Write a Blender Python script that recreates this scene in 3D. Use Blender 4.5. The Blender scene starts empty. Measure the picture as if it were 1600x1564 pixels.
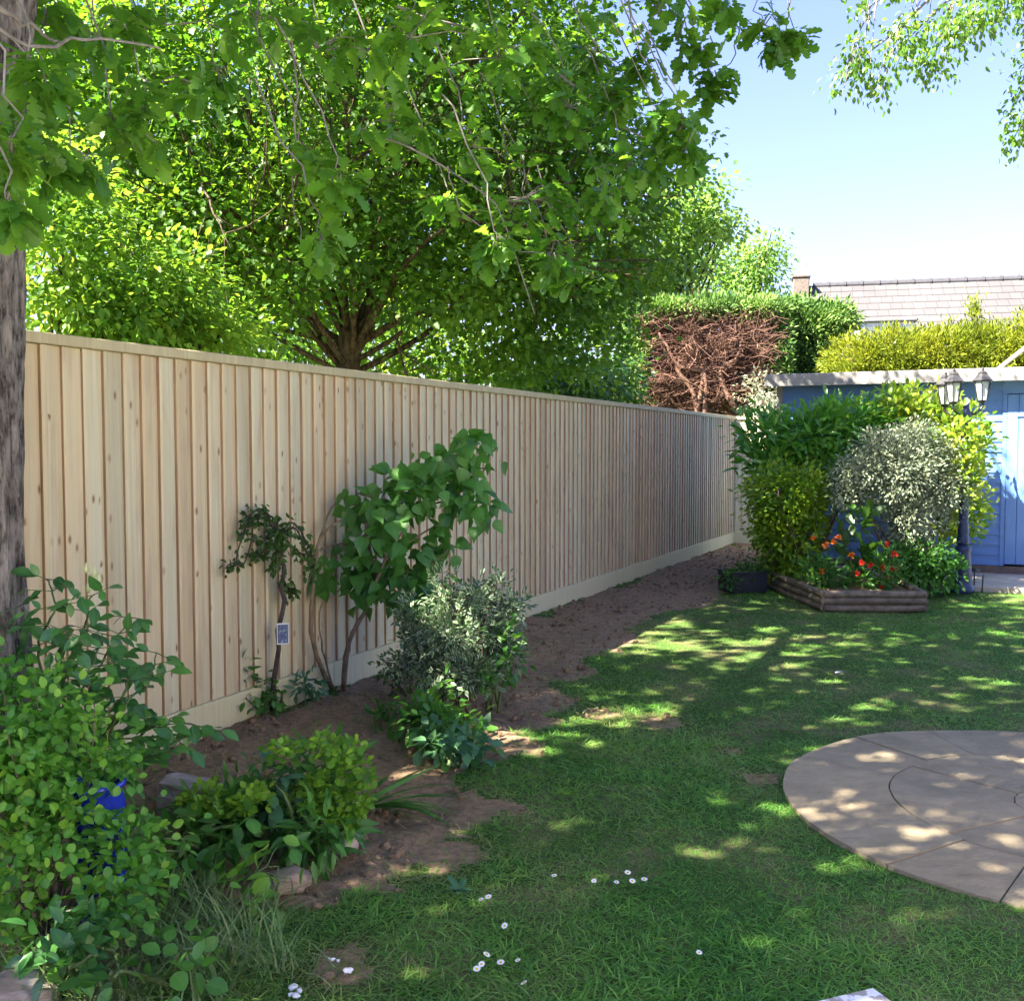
import bpy, math, random
import numpy as np
from mathutils import Vector, Matrix

random.seed(11)
R = np.random.default_rng(11)
SC = bpy.context.scene
COL = SC.collection

# ------------------------------------------------------------------ camera, sky, sun, exposure
FPX, CX, CY = 1600.0, 800.0, 782.0          # focal length and centre in photo pixels
HC = 1.5                                    # eye height
PITCH = math.atan(82.0 / 1600.0)
cam_d = bpy.data.cameras.new('camera'); cam = bpy.data.objects.new('camera', cam_d); COL.objects.link(cam)
cam.location = (0, 0, HC); cam.rotation_euler = (math.radians(90) - PITCH, 0, 0)
cam_d.sensor_fit = 'HORIZONTAL'; cam_d.sensor_width = 36; cam_d.lens = 36.0
cam_d.clip_start = 0.05; cam_d.clip_end = 2000
SC.camera = cam

SUN_EL = math.radians(49)
SUN_H = Vector((-0.92, -0.39, 0)).normalized()       # horizontal direction towards the sun
SUN_DIR = Vector((SUN_H.x * math.cos(SUN_EL), SUN_H.y * math.cos(SUN_EL), math.sin(SUN_EL)))
W = bpy.data.worlds.new('World'); SC.world = W; W.use_nodes = True
wn = W.node_tree.nodes; wl = W.node_tree.links
bg = wn['Background']; sky = wn.new('ShaderNodeTexSky'); sky.sky_type = 'NISHITA'; sky.sun_disc = False
sky.sun_elevation = SUN_EL; sky.sun_rotation = math.atan2(SUN_H.x, SUN_H.y)
sky.air_density = 1.3; sky.dust_density = 1.2; sky.ozone_density = 5.0; sky.altitude = 50
tint = wn.new('ShaderNodeMix'); tint.data_type = 'RGBA'; tint.blend_type = 'MULTIPLY'; tint.inputs[0].default_value = 1.0
tint.inputs[7].default_value = (.42, .35, .475, 1)                    # dims the sky light strongly and takes out some green
wl.new(sky.outputs[0], tint.inputs[6]); wl.new(tint.outputs[2], bg.inputs[0]); bg.inputs[1].default_value = 0.05
sun_d = bpy.data.lights.new('sun', 'SUN'); sun = bpy.data.objects.new('sun', sun_d); COL.objects.link(sun)
sun_d.energy = 2.4; sun_d.angle = math.radians(0.5); sun_d.color = (1.0, 0.92, 0.78)
sun.rotation_euler = (-SUN_DIR).to_track_quat('-Z', 'Y').to_euler(); sun.location = (0, 0, 30)
SC.view_settings.view_transform = 'Standard'; SC.view_settings.look = 'None'
SC.view_settings.exposure = 4.22; SC.view_settings.gamma = 1.0; SC.view_settings.use_curve_mapping = False
SC.cycles.max_bounces = 7; SC.cycles.diffuse_bounces = 4; SC.cycles.transmission_bounces = 5; SC.cycles.transparent_max_bounces = 6
SC.cycles.use_denoising = True

# ------------------------------------------------------------------ where photo pixels lie in the place
cp, sp = math.cos(PITCH), math.sin(PITCH)
def ray(px, py):
    x = (px - CX) / FPX; z = -(py - CY) / FPX
    return Vector((x, cp + z * sp, z * cp - sp))
def at(px, py, Y):
    d = ray(px, py); return Vector((0, 0, HC)) + d * (Y / d.y)
def G(px, py, z=0.0):
    d = ray(px, py); return Vector((0, 0, HC)) + d * ((z - HC) / d.z)
def fence_y(px):
    """how far off the long fence stands along a photo column"""
    k = (px - CX) / FPX; return (FA.x * FU.y - FA.y * FU.x) / (k * FU.y - FU.x)
def project(P):
    P = np.asarray(P); x = P[:, 0]; y = P[:, 1]; z = P[:, 2] - HC
    dep = np.maximum(y * cp - z * sp, 1e-3); up = y * sp + z * cp
    return CX + FPX * x / dep, CY - FPX * up / dep, y * cp - z * sp

# ------------------------------------------------------------------ numpy noise
_tab = np.random.default_rng(5).random((64, 64))
def vnoise(x, y, s=1.0, o=0):
    x = np.asarray(x) * s + o * 7.31; y = np.asarray(y) * s + o * 3.77
    xi = np.floor(x).astype(int); yi = np.floor(y).astype(int); fx = x - xi; fy = y - yi
    fx = fx * fx * (3 - 2 * fx); fy = fy * fy * (3 - 2 * fy)
    a = _tab[xi % 64, yi % 64]; b = _tab[(xi + 1) % 64, yi % 64]; c = _tab[xi % 64, (yi + 1) % 64]; d = _tab[(xi + 1) % 64, (yi + 1) % 64]
    return (a * (1 - fx) + b * fx) * (1 - fy) + (c * (1 - fx) + d * fx) * fy
def fbm(x, y, s=1.0, o=0, n=3):
    t = 0; w = 0.5; tot = 0
    for k in range(n):
        t = t + w * vnoise(x, y, s * 2 ** k, o + k * 5); tot += w; w *= .5
    return t / tot
def in_poly(x, y, poly):
    ins = np.zeros(x.shape, bool); n = len(poly)
    for i in range(n):
        x0, y0 = poly[i]; x1, y1 = poly[(i + 1) % n]
        if y0 == y1: continue
        c = ((y0 > y) != (y1 > y)) & (x < (x1 - x0) * (y - y0) / (y1 - y0) + x0)
        ins ^= c
    return ins

# ------------------------------------------------------------------ object helpers
MW = {}
def tag(o, label=None, cat=None, group=None, kind=None):
    if label: o['label'] = label
    if cat: o['category'] = cat
    if group: o['group'] = group
    if kind: o['kind'] = kind
    return o
def thing(name, label, cat, loc=(0, 0, 0), rz=0.0, group=None):
    o = bpy.data.objects.new(name, None); COL.objects.link(o)
    o.empty_display_size = .2
    o.location = loc; o.rotation_euler = (0, 0, rz)
    MW[o.name] = Matrix.Translation(Vector(loc)) @ Matrix.Rotation(rz, 4, 'Z')
    return tag(o, label, cat, group)
def put(o, parent, world=True):
    if parent is not None:
        o.parent = parent
        if world and parent.name in MW: o.matrix_parent_inverse = MW[parent.name].inverted()
    return o
def copy_tree(o, parent=None):
    c = o.copy(); COL.objects.link(c)
    if parent is not None: c.parent = parent
    for ch in list(o.children): copy_tree(ch, c)
    return c
class MB:
    def __init__(s): s.v = []; s.f = []; s.m = []; s.n = 0
    def add(s, vs, fs, mi=0):
        b = s.n; s.v.extend([tuple(map(float, p)) for p in vs]); s.n += len(vs)
        for f in fs: s.f.append(tuple(i + b for i in f)); s.m.append(mi)
    def box(s, lo, hi, mi=0, M=None, bev=0.0):
        (x0, y0, z0), (x1, y1, z1) = lo, hi
        if bev <= 0:
            vs = [(x0, y0, z0), (x1, y0, z0), (x1, y1, z0), (x0, y1, z0), (x0, y0, z1), (x1, y0, z1), (x1, y1, z1), (x0, y1, z1)]
            fs = [(0, 3, 2, 1), (4, 5, 6, 7), (0, 1, 5, 4), (1, 2, 6, 5), (2, 3, 7, 6), (3, 0, 4, 7)]
        else:
            b = bev; vs = []
            for z, k in ((z0, b), (z0 + b, 0), (z1 - b, 0), (z1, b)):
                vs += [(x0 + k + (b if k == 0 else 0), y0 + k, z), (x1 - k - (b if k == 0 else 0), y0 + k, z), (x1 - k, y0 + k + (b if k == 0 else 0), z), (x1 - k, y1 - k - (b if k == 0 else 0), z),
                       (x1 - k - (b if k == 0 else 0), y1 - k, z), (x0 + k + (b if k == 0 else 0), y1 - k, z), (x0 + k, y1 - k - (b if k == 0 else 0), z), (x0 + k, y0 + k + (b if k == 0 else 0), z)]
            fs = [tuple(range(7, -1, -1)), tuple(range(24, 32))]
            for r in range(3):
                for i in range(8): fs.append((r * 8 + i, r * 8 + (i + 1) % 8, (r + 1) * 8 + (i + 1) % 8, (r + 1) * 8 + i))
        if M is not None: vs = [M @ Vector(p) for p in vs]
        s.add(vs, fs, mi)
    def tube(s, pts, rad, n=6, mi=0, cap=True, rough=0.0):
        P = np.array([tuple(p) for p in pts], float); k = len(P)
        r = np.full(k, rad, float) if np.isscalar(rad) else np.asarray(rad, float)
        if len(r) != k: r = np.interp(np.linspace(0, 1, k), np.linspace(0, 1, len(r)), r)
        T = np.gradient(P, axis=0); T /= np.maximum(np.linalg.norm(T, axis=1, keepdims=True), 1e-9)
        a = np.array([0, 0, 1.0]) if abs(T[0][2]) < .9 else np.array([1.0, 0, 0])
        U = np.cross(T[0], a); U /= np.linalg.norm(U); vs = []
        th = np.linspace(0, 2 * math.pi, n, endpoint=False)
        for i in range(k):
            U = U - T[i] * np.dot(U, T[i]); U /= max(np.linalg.norm(U), 1e-9); V = np.cross(T[i], U)
            rr = r[i] * (1 + rough * (R.random(n) - .5))
            vs.append(P[i] + (np.cos(th) * rr)[:, None] * U + (np.sin(th) * rr)[:, None] * V)
        vs = np.concatenate(vs); fs = []
        for i in range(k - 1):
            for j in range(n): fs.append((i * n + j, i * n + (j + 1) % n, (i + 1) * n + (j + 1) % n, (i + 1) * n + j))
        if cap: fs.append(tuple(range(n - 1, -1, -1))); fs.append(tuple((k - 1) * n + j for j in range(n)))
        s.add(vs, fs, mi)
    def lathe(s, prof, n=20, c=(0, 0, 0), mi=0, a0=0.0):
        vs = []; fs = []
        for (r, z) in prof:
            for j in range(n):
                a = a0 + 2 * math.pi * j / n; vs.append((c[0] + r * math.cos(a), c[1] + r * math.sin(a), c[2] + z))
        for i in range(len(prof) - 1):
            for j in range(n): fs.append((i * n + j, i * n + (j + 1) % n, (i + 1) * n + (j + 1) % n, (i + 1) * n + j))
        fs.append(tuple(range(n - 1, -1, -1))); fs.append(tuple((len(prof) - 1) * n + j for j in range(n)))
        s.add(vs, fs, mi)
    def build(s, name, mats, parent=None, smooth=False, world=True):
        me = bpy.data.meshes.new(name); me.from_pydata(s.v, [], s.f)
        for m in (mats if isinstance(mats, (list, tuple)) else [mats]): me.materials.append(m)
        if len(set(s.m)) > 1: me.polygons.foreach_set('material_index', s.m)
        if smooth: me.polygons.foreach_set('use_smooth', [True] * len(s.f))
        me.update()
        o = bpy.data.objects.new(name, me); COL.objects.link(o)
        return put(o, parent, world)
def np_mesh(name, V, F, mats, parent=None, attr=None, smooth=False, world=True, mi=None):
    me = bpy.data.meshes.new(name); k = F.shape[1]; nf = len(F)
    me.vertices.add(len(V)); me.vertices.foreach_set('co', np.ascontiguousarray(V, np.float32).ravel())
    me.loops.add(nf * k); me.loops.foreach_set('vertex_index', np.ascontiguousarray(F, np.int32).ravel())
    me.polygons.add(nf); me.polygons.foreach_set('loop_start', np.arange(0, nf * k, k, dtype=np.int32))
    for m in (mats if isinstance(mats, (list, tuple)) else [mats]): me.materials.append(m)
    if mi is not None: me.polygons.foreach_set('material_index', np.ascontiguousarray(mi, np.int32))
    me.polygons.foreach_set('use_smooth', np.full(nf, smooth))
    for nm, a in (attr or {}).items():
        at_ = me.attributes.new(nm, 'FLOAT', 'POINT'); at_.data.foreach_set('value', np.ascontiguousarray(a, np.float32))
    me.update(calc_edges=True); me.validate()
    o = bpy.data.objects.new(name, me); COL.objects.link(o)
    return put(o, parent, world)

# leaf outlines: rows of (position along the leaf, half width)
def strip(rows, fold=.18, curl=.12):
    V = []; E = []; F = []
    for y, w in rows:
        zc = -curl * y * y
        V += [(-w, y, zc + fold * w), (0, y, zc), (w, y, zc + fold * w)]; E += [1, 0, 1]
    for i in range(len(rows) - 1):
        a = i * 3; F += [(a, a + 1, a + 4, a + 3), (a + 1, a + 2, a + 5, a + 4)]
    return np.array(V, float), np.array(F), np.array(E, float)
def blade(w=.05, bend=.35):
    V = [(-w, 0, 0), (w, 0, 0), (w * .8, .5, -bend * .2), (-w * .8, .5, -bend * .2), (w * .12, 1, -bend), (-w * .12, 1, -bend)]
    return np.array(V, float), np.array([(0, 1, 2, 3), (3, 2, 4, 5)]), np.array([0, 0, .5, .5, 1, 1.])
def long_blade(w=.03, bend=.6):
    V = []; F = []; E = []
    for i in range(6):
        t = i / 5; ww = w * (1 - t ** 2 * .92); V += [(-ww, t * (1 - .25 * bend * t * t), -bend * t ** 2.2), (ww, t * (1 - .25 * bend * t * t), -bend * t ** 2.2)]; E += [t, t]
    for i in range(5): F.append((2 * i, 2 * i + 1, 2 * i + 3, 2 * i + 2))
    return np.array(V, float), np.array(F), np.array(E, float)
OAK = strip([(0, .012), (.10, .03), (.17, .11), (.23, .15), (.28, .12), (.32, .08), (.39, .19), (.46, .25), (.51, .22), (.55, .13), (.63, .25), (.71, .30), (.77, .26), (.81, .18), (.89, .23), (.96, .15), (1, .04)], .22, .22)
OAK2 = strip([(0, .015), (.22, .15), (.31, .09), (.50, .28), (.58, .15), (.76, .30), (.86, .16), (1, .03)], .3, .2)
MAPLE = strip([(0, .04), (.22, .40), (.42, .22), (.58, .40), (1, .02)], .25, .15)
HEART = strip([(-.04, .16), (.08, .34), (.26, .41), (.5, .32), (.76, .14), (1, .01)], .3, .22)
OVAL = strip([(0, .04), (.22, .22), (.5, .29), (.78, .18), (1, .01)], .25, .18)
ROUND = strip([(0, .06), (.18, .30), (.5, .42), (.82, .28), (1, .04)], .2, .12)
LANCE = strip([(0, .03), (.3, .15), (.65, .13), (1, .01)], .3, .25)
SMALL = strip([(0, .04), (.45, .26), (1, .02)], .25, .12)
FEATHER = strip([(0, .03), (.4, .16), (1, .01)], .2, .05)
def nrmz(a): return a / np.maximum(np.linalg.norm(a, axis=-1, keepdims=True), 1e-9)
def leaves(name, T, pos, axis, nrm, size, mat, parent=None, world=True):
    V0, F0, E0 = T; N = len(pos); k = len(V0)
    y = nrmz(axis); x = nrmz(np.cross(y, nrm)); z = np.cross(x, y)
    size = np.broadcast_to(np.asarray(size, float), (N,))
    V = pos[:, None, :] + size[:, None, None] * (x[:, None, :] * V0[None, :, 0:1] + y[:, None, :] * V0[None, :, 1:2] + z[:, None, :] * V0[None, :, 2:3])
    F = (F0[None] + (np.arange(N) * k)[:, None, None]).reshape(-1, F0.shape[1])
    return np_mesh(name, V.reshape(-1, 3), F, mat, parent, {'edge': np.tile(E0, N)}, smooth=True, world=world)
def rdir(n): return nrmz(R.normal(size=(n, 3)))
def B(px, py, rx, ry, Y, rd=None, n=1.0):
    """a lump of foliage seen at a photo place, with its true size at its distance"""
    c = at(px, py, Y); s = Y / FPX
    return (c.x, c.y, c.z, rx * s, rd if rd is not None else rx * s, ry * s, n)
def cloud(blobs, ncl, per, cr, p=2.2, droop=.3, up=1.0, out=.8, flat=.6, cull=None, jit=.6):
    bl = np.array(blobs); w = (bl[:, 3] * bl[:, 4] * bl[:, 5]) ** (2 / 3.) * bl[:, 6]; w /= w.sum()
    idx = R.choice(len(bl), ncl, p=w); d = rdir(ncl); rr = R.random(ncl) ** (1 / p) * (1 + .12 * R.normal(size=ncl))
    c = bl[idx, :3] + d * rr[:, None] * bl[idx, 3:6]
    nz = nrmz(d / np.maximum(bl[idx, 3:6], 1e-3))
    if cull is not None:
        k = cull(c); c = c[k]; nz = nz[k]; ncl = len(c)
    q = R.normal(size=(ncl, per, 3)) * np.array([1, 1, flat]) * cr
    pos = c[:, None] + q
    ax = nrmz(q) * jit + nz[:, None] * out + R.normal(size=q.shape) * .45 + np.array([0, 0, -droop])
    nm = np.array([0, 0, up]) + nz[:, None] * .5 + R.normal(size=q.shape) * .45
    return pos.reshape(-1, 3), ax.reshape(-1, 3), nm.reshape(-1, 3), c
def whorls(blobs, ncl, per, p=1.6, droop=.3, cull=None):
    """leaves radiating from twig ends"""
    _, _, _, c = cloud(blobs, ncl, 1, .01, p, cull=cull); n = len(c)
    d = R.normal(size=(n, per, 3)) * np.array([1, 1, .45]); d = nrmz(d); tw_ = R.normal(size=(n, 1, 3)) * .35
    pos = c[:, None] + d * .015 + R.normal(size=(n, per, 3)) * .012 + np.array([0, 0, 1.0]) * R.uniform(-.05, .05, (n, per, 1))
    ax = d + tw_ + np.array([0, 0, -droop]); nm = np.array([0, 0, 1.0]) + d * .35 + R.normal(size=d.shape) * .35
    return pos.reshape(-1, 3), ax.reshape(-1, 3), nm.reshape(-1, 3), c
def sel(m, *a): return [x[m] for x in a]
def above(pos, ax, nm, z=.01):
    return sel(pos[:, 2] > z, pos, ax, nm)
def smooth_path(pts, n=10, wob=0.0):
    P = np.array([tuple(p) for p in pts]); t = np.linspace(0, len(P) - 1, n); out = []
    for u in t:
        i = min(int(u), len(P) - 2); f = u - i
        p0 = P[max(i - 1, 0)]; p1 = P[i]; p2 = P[i + 1]; p3 = P[min(i + 2, len(P) - 1)]
        out.append(.5 * ((2 * p1) + (p2 - p0) * f + (2 * p0 - 5 * p1 + 4 * p2 - p3) * f * f + (3 * p1 - p0 - 3 * p2 + p3) * f ** 3))
    out = np.array(out)
    if wob: out[1:-1] += R.normal(size=out[1:-1].shape) * wob
    return out

# ------------------------------------------------------------------ materials
def newmat(name):
    m = bpy.data.materials.new(name); m.use_nodes = True; nt = m.node_tree
    return m, nt, nt.nodes['Principled BSDF'], nt.nodes['Material Output']
def N(nt, t, **kw):
    n = nt.nodes.new(t)
    for k, v in kw.items(): setattr(n, k, v)
    return n
def rgb(c): return (c[0], c[1], c[2], 1)
def coords(nt, scale=(1, 1, 1), kind='Object'):
    tc = N(nt, 'ShaderNodeTexCoord'); mp = N(nt, 'ShaderNodeMapping'); mp.inputs['Scale'].default_value = scale
    nt.links.new(tc.outputs[kind], mp.inputs[0]); return mp.outputs[0]
def noise(nt, vec, scale, detail=4, rough=.55):
    n = N(nt, 'ShaderNodeTexNoise'); n.inputs['Scale'].default_value = scale; n.inputs['Detail'].default_value = detail; n.inputs['Roughness'].default_value = rough
    nt.links.new(vec, n.inputs['Vector']); return n.outputs['Fac']
def ramp(nt, fac, stops):
    r = N(nt, 'ShaderNodeValToRGB'); e = r.color_ramp.elements
    while len(e) < len(stops): e.new(.5)
    for el, (p, c) in zip(e, stops): el.position = p; el.color = rgb(c) if len(c) == 3 else c
    nt.links.new(fac, r.inputs[0]); return r.outputs[0]
def mixc(nt, fac, a, b, mode='MIX'):
    m = N(nt, 'ShaderNodeMix', data_type='RGBA', blend_type=mode)
    for sock, val in ((m.inputs[0], fac), (m.inputs[6], a), (m.inputs[7], b)):
        if isinstance(val, (int, float)): sock.default_value = val
        elif isinstance(val, tuple): sock.default_value = rgb(val)
        else: nt.links.new(val, sock)
    return m.outputs[2]
def bump(nt, bsdf, h, strength=.4, dist=.01):
    b = N(nt, 'ShaderNodeBump'); b.inputs['Strength'].default_value = strength; b.inputs['Distance'].default_value = dist
    nt.links.new(h, b.inputs['Height']); nt.links.new(b.outputs[0], bsdf.inputs['Normal'])
def simple(name, c1, c2=None, scale=6, rough=.7, stretch=(1, 1, 1), bumps=0, metal=0, spec=.4, detail=5):
    m, nt, b, o = newmat(name); b.inputs['Roughness'].default_value = rough; b.inputs['Metallic'].default_value = metal
    b.inputs['Specular IOR Level'].default_value = spec
    v = coords(nt, stretch); f = noise(nt, v, scale, detail)
    c2 = c2 or tuple(x * .7 for x in c1)
    nt.links.new(ramp(nt, f, [(.32, c2), (.68, c1)]), b.inputs['Base Color'])
    if bumps: bump(nt, b, f, bumps, .02)
    return m
def leafmat(name, cols, tcols, trans=.4, rough=.45, spec=.35, clump=2.0, edge=None, edge_at=.55, alt=None, altc=None):
    """leaves: reflected colours, light let through, slow drift of tint through the plant, pale margins"""
    m, nt, b, o = newmat(name); L = nt.links
    g = N(nt, 'ShaderNodeNewGeometry'); rnd = g.outputs['Random Per Island']
    n = len(cols); st = [((i + .5) / n, c) for i, c in enumerate(cols)]; tt = [((i + .5) / len(tcols), c) for i, c in enumerate(tcols)]
    nz = noise(nt, coords(nt), clump, 2)
    mth = N(nt, 'ShaderNodeMath', operation='MULTIPLY_ADD'); mth.inputs[1].default_value = .55; L.new(rnd, mth.inputs[0])
    m2 = N(nt, 'ShaderNodeMath', operation='MULTIPLY_ADD'); m2.inputs[1].default_value = 1.3; m2.inputs[2].default_value = -.42; L.new(nz, m2.inputs[0])
    L.new(m2.outputs[0], mth.inputs[2])
    c = ramp(nt, mth.outputs[0], st); t = ramp(nt, mth.outputs[0], tt)
    ea = N(nt, 'ShaderNodeAttribute', attribute_name='edge')
    if edge:
        r2 = ramp(nt, ea.outputs['Fac'], [(edge_at - .12, (0, 0, 0)), (edge_at + .08, (1, 1, 1))])
        c = mixc(nt, r2, c, edge); t = mixc(nt, r2, t, tuple(x * .7 for x in edge))
    else:
        r2 = ramp(nt, ea.outputs['Fac'], [(0, (.22, .22, .22)), (.14, (0, 0, 0))])
        c = mixc(nt, r2, c, tuple(min(1, x * 2.2) for x in cols[-1]))
    L.new(c, b.inputs['Base Color']); b.inputs['Roughness'].default_value = rough; b.inputs['Specular IOR Level'].default_value = spec
    tr = N(nt, 'ShaderNodeBsdfTranslucent'); L.new(t, tr.inputs[0])
    mx = N(nt, 'ShaderNodeMixShader'); mx.inputs[0].default_value = trans
    L.new(b.outputs[0], mx.inputs[1]); L.new(tr.outputs[0], mx.inputs[2]); L.new(mx.outputs[0], o.inputs[0])
    return m

M = {}
M['oak_leaf'] = leafmat('oak leaf', [(.035, .11, .012), (.06, .17, .018), (.09, .22, .02)], [(.12, .33, .018), (.21, .44, .025), (.34, .56, .04)], .44, .42, .4, 1.2)
M['maple_leaf'] = leafmat('maple leaf', [(.022, .065, .009), (.04, .105, .012), (.07, .16, .018)], [(.09, .25, .012), (.17, .37, .016), (.32, .50, .03)], .42, .5, .3, .8)
M['bright_leaf'] = leafmat('bright shrub leaf', [(.04, .12, .012), (.08, .19, .02), (.14, .26, .03)], [(.14, .32, .022), (.26, .43, .03), (.40, .52, .05)], .48, .5, .3, 1.5)
M['dark_leaf'] = leafmat('dark shrub leaf', [(.02, .06, .012), (.035, .10, .015), (.06, .15, .02)], [(.08, .22, .02), (.14, .32, .03), (.2, .4, .03)], .3, .35, .5, 1.5)
M['far_leaf'] = leafmat('far tree leaf', [(.07, .15, .03), (.11, .21, .045), (.16, .27, .06)], [(.2, .4, .06), (.3, .5, .08), (.42, .58, .1)], .42, .6, .2, .5)
M['birch_leaf'] = leafmat('birch leaf', [(.035, .09, .015), (.06, .14, .02), (.09, .18, .03)], [(.16, .35, .03), (.28, .48, .04), (.4, .58, .06)], .4, .4, .4, 1.5)
M['lilac_leaf'] = leafmat('lilac leaf', [(.035, .115, .020), (.05, .16, .026), (.08, .21, .04)], [(.11, .33, .03), (.17, .44, .04), (.26, .55, .06)], .32, .42, .4, 2.0)
M['apple_leaf'] = leafmat('small dark leaf', [(.02, .05, .012), (.035, .08, .016), (.05, .11, .02)], [(.06, .16, .02), (.1, .22, .03), (.14, .3, .03)], .28, .5, .3, 3.0)
M['rose_leaf'] = leafmat('rose leaf', [(.03, .10, .026), (.045, .14, .034), (.08, .21, .04)], [(.06, .22, .03), (.1, .32, .04), (.2, .48, .05)], .3, .32, .5, 3.0)
M['snow_leaf'] = leafmat('round leaf', [(.045, .15, .022), (.075, .22, .03), (.16, .33, .04)], [(.14, .40, .03), (.22, .52, .04), (.40, .66, .06)], .38, .45, .35, 4.0)
M['euph_leaf'] = leafmat('spurge bract', [(.06, .165, .014), (.10, .22, .018), (.145, .28, .026)], [(.25, .5, .03), (.4, .6, .04), (.5, .68, .05)], .4, .5, .3, 5.0)
M['vari_leaf'] = leafmat('green white leaf', [(.03, .085, .03), (.05, .12, .04)], [(.08, .22, .05), (.12, .3, .06)], .25, .4, .4, 3.0, edge=(.40, .44, .31), edge_at=.70)
M['silver_leaf'] = leafmat('silver leaf', [(.09, .15, .08), (.15, .21, .12), (.24, .29, .17)], [(.14, .22, .1), (.2, .28, .14), (.3, .34, .18)], .25, .5, .3, 3.0, edge=(.38, .40, .28), edge_at=.62)
M['laurel_leaf'] = leafmat('laurel leaf', [(.045, .17, .018), (.08, .25, .025), (.15, .34, .04)], [(.10, .38, .03), (.2, .5, .04), (.36, .62, .05)], .34, .28, .55, 1.6)
M['gold_leaf'] = leafmat('gold laurel leaf', [(.06, .18, .015), (.17, .30, .02), (.38, .44, .04)], [(.2, .45, .03), (.42, .58, .05), (.6, .62, .08)], .36, .3, .5, 1.8)
M['privet_leaf'] = leafmat('privet leaf', [(.06, .15, .010), (.12, .23, .014), (.23, .34, .02)], [(.18, .38, .02), (.3, .5, .03), (.48, .6, .04)], .36, .4, .4, 3.0)
M['weed_leaf'] = leafmat('weed leaf', [(.025, .09, .015), (.04, .13, .02), (.07, .19, .03)], [(.1, .3, .03), (.16, .4, .04), (.25, .5, .05)], .32, .45, .35, 4.0)
M['blue_leaf'] = leafmat('blue green leaf', [(.035, .10, .05), (.05, .14, .07), (.07, .17, .07)], [(.08, .25, .08), (.12, .3, .1), (.15, .35, .1)], .28, .5, .35, 4.0)
M['conifer'] = leafmat('conifer spray', [(.04, .10, .025), (.10, .19, .04), (.20, .30, .07)], [(.06, .16, .03), (.12, .25, .04), (.22, .36, .06)], .25, .6, .2, 1.2)
M['gold_conifer'] = leafmat('golden conifer spray', [(.06, .095, .007), (.13, .17, .010), (.21, .235, .018)], [(.13, .2, .012), (.26, .31, .02), (.36, .38, .03)], .3, .6, .2, 2.0)
M['grass'] = None
M['long_grass'] = leafmat('long grass', [(.08, .16, .045), (.14, .23, .07), (.30, .33, .16)], [(.12, .25, .05), (.2, .35, .07), (.3, .36, .12)], .3, .5, .35, 3.0)
M['stem_green'] = simple('green stem', (.09, .14, .04), (.05, .08, .025), 20, .6)
M['stem_brown'] = simple('brown stem', (.16, .115, .07), (.07, .05, .035), 14, .8)
M['stem_dark'] = simple('dark stem', (.075, .055, .045), (.03, .024, .02), 18, .85, bumps=.5)
M['cane'] = simple('pale cane', (.24, .17, .10), (.12, .085, .05), 14, .75)
M['twig_grey'] = simple('grey twig', (.22, .20, .18), (.10, .09, .08), 14, .85)
M['bark'] = None

def bark(name, c1, c2, s=1.0):
    m, nt, b, o = newmat(name); b.inputs['Roughness'].default_value = .92; b.inputs['Specular IOR Level'].default_value = .2
    v = coords(nt, (22 * s, 22 * s, 5.5 * s)); f = noise(nt, v, 1.6, 8, .68); f2 = noise(nt, coords(nt, (1, 1, 1)), 5 * s, 4)
    c = mixc(nt, 1.0, ramp(nt, f, [(.40, c2), (.50, tuple(.65 * x for x in c1)), (.60, c1)]), ramp(nt, f2, [(.35, (.75, .72, .7)), (.65, (1.1, 1.08, 1.05))]), 'MULTIPLY')
    nt.links.new(c, b.inputs['Base Color']); bump(nt, b, f, 1.0, .03); return m
M['bark'] = bark('oak bark', (.27, .255, .235), (.05, .042, .036))
M['bark_maple'] = bark('maple bark', (.12, .09, .06), (.03, .022, .016), .8)
M['bark_birch'] = bark('birch bark', (.5, .48, .45), (.10, .09, .09), .6)
M['bark_red'] = simple('cut hedge branch', (.24, .135, .09), (.11, .055, .038), 9, .85, (1, 1, 1), .3)
M['twig_red'] = simple('dead hedge twig', (.20, .11, .075), (.085, .042, .03), 5, .9)

def grassmat():
    m = leafmat('lawn grass', [(.05, .155, .026), (.105, .28, .045), (.21, .39, .085)], [(.15, .39, .04), (.22, .50, .055), (.33, .56, .08)], .46, .5, .3, 1.1)
    nt = m.node_tree; b = nt.nodes['Principled BSDF']; src = b.inputs['Base Color'].links[0].from_socket
    v = coords(nt); n1 = noise(nt, v, 2.3, 4, .6); dry = ramp(nt, n1, [(.50, (0, 0, 0)), (.68, (1, 1, 1))])
    g = N(nt, 'ShaderNodeNewGeometry'); r = ramp(nt, g.outputs['Random Per Island'], [(.0, (1, 1, 1)), (.45, (.15, .15, .15)), (.46, (0, 0, 0))])
    at_ = N(nt, 'ShaderNodeAttribute', attribute_name='dry')
    f = mixc(nt, 1.0, dry, r, 'MULTIPLY'); f2 = mixc(nt, 1.0, f, at_.outputs['Color'], 'ADD')
    nt.links.new(mixc(nt, f2, src, (.30, .25, .11)), b.inputs['Base Color']); return m
M['grass'] = grassmat()

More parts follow.
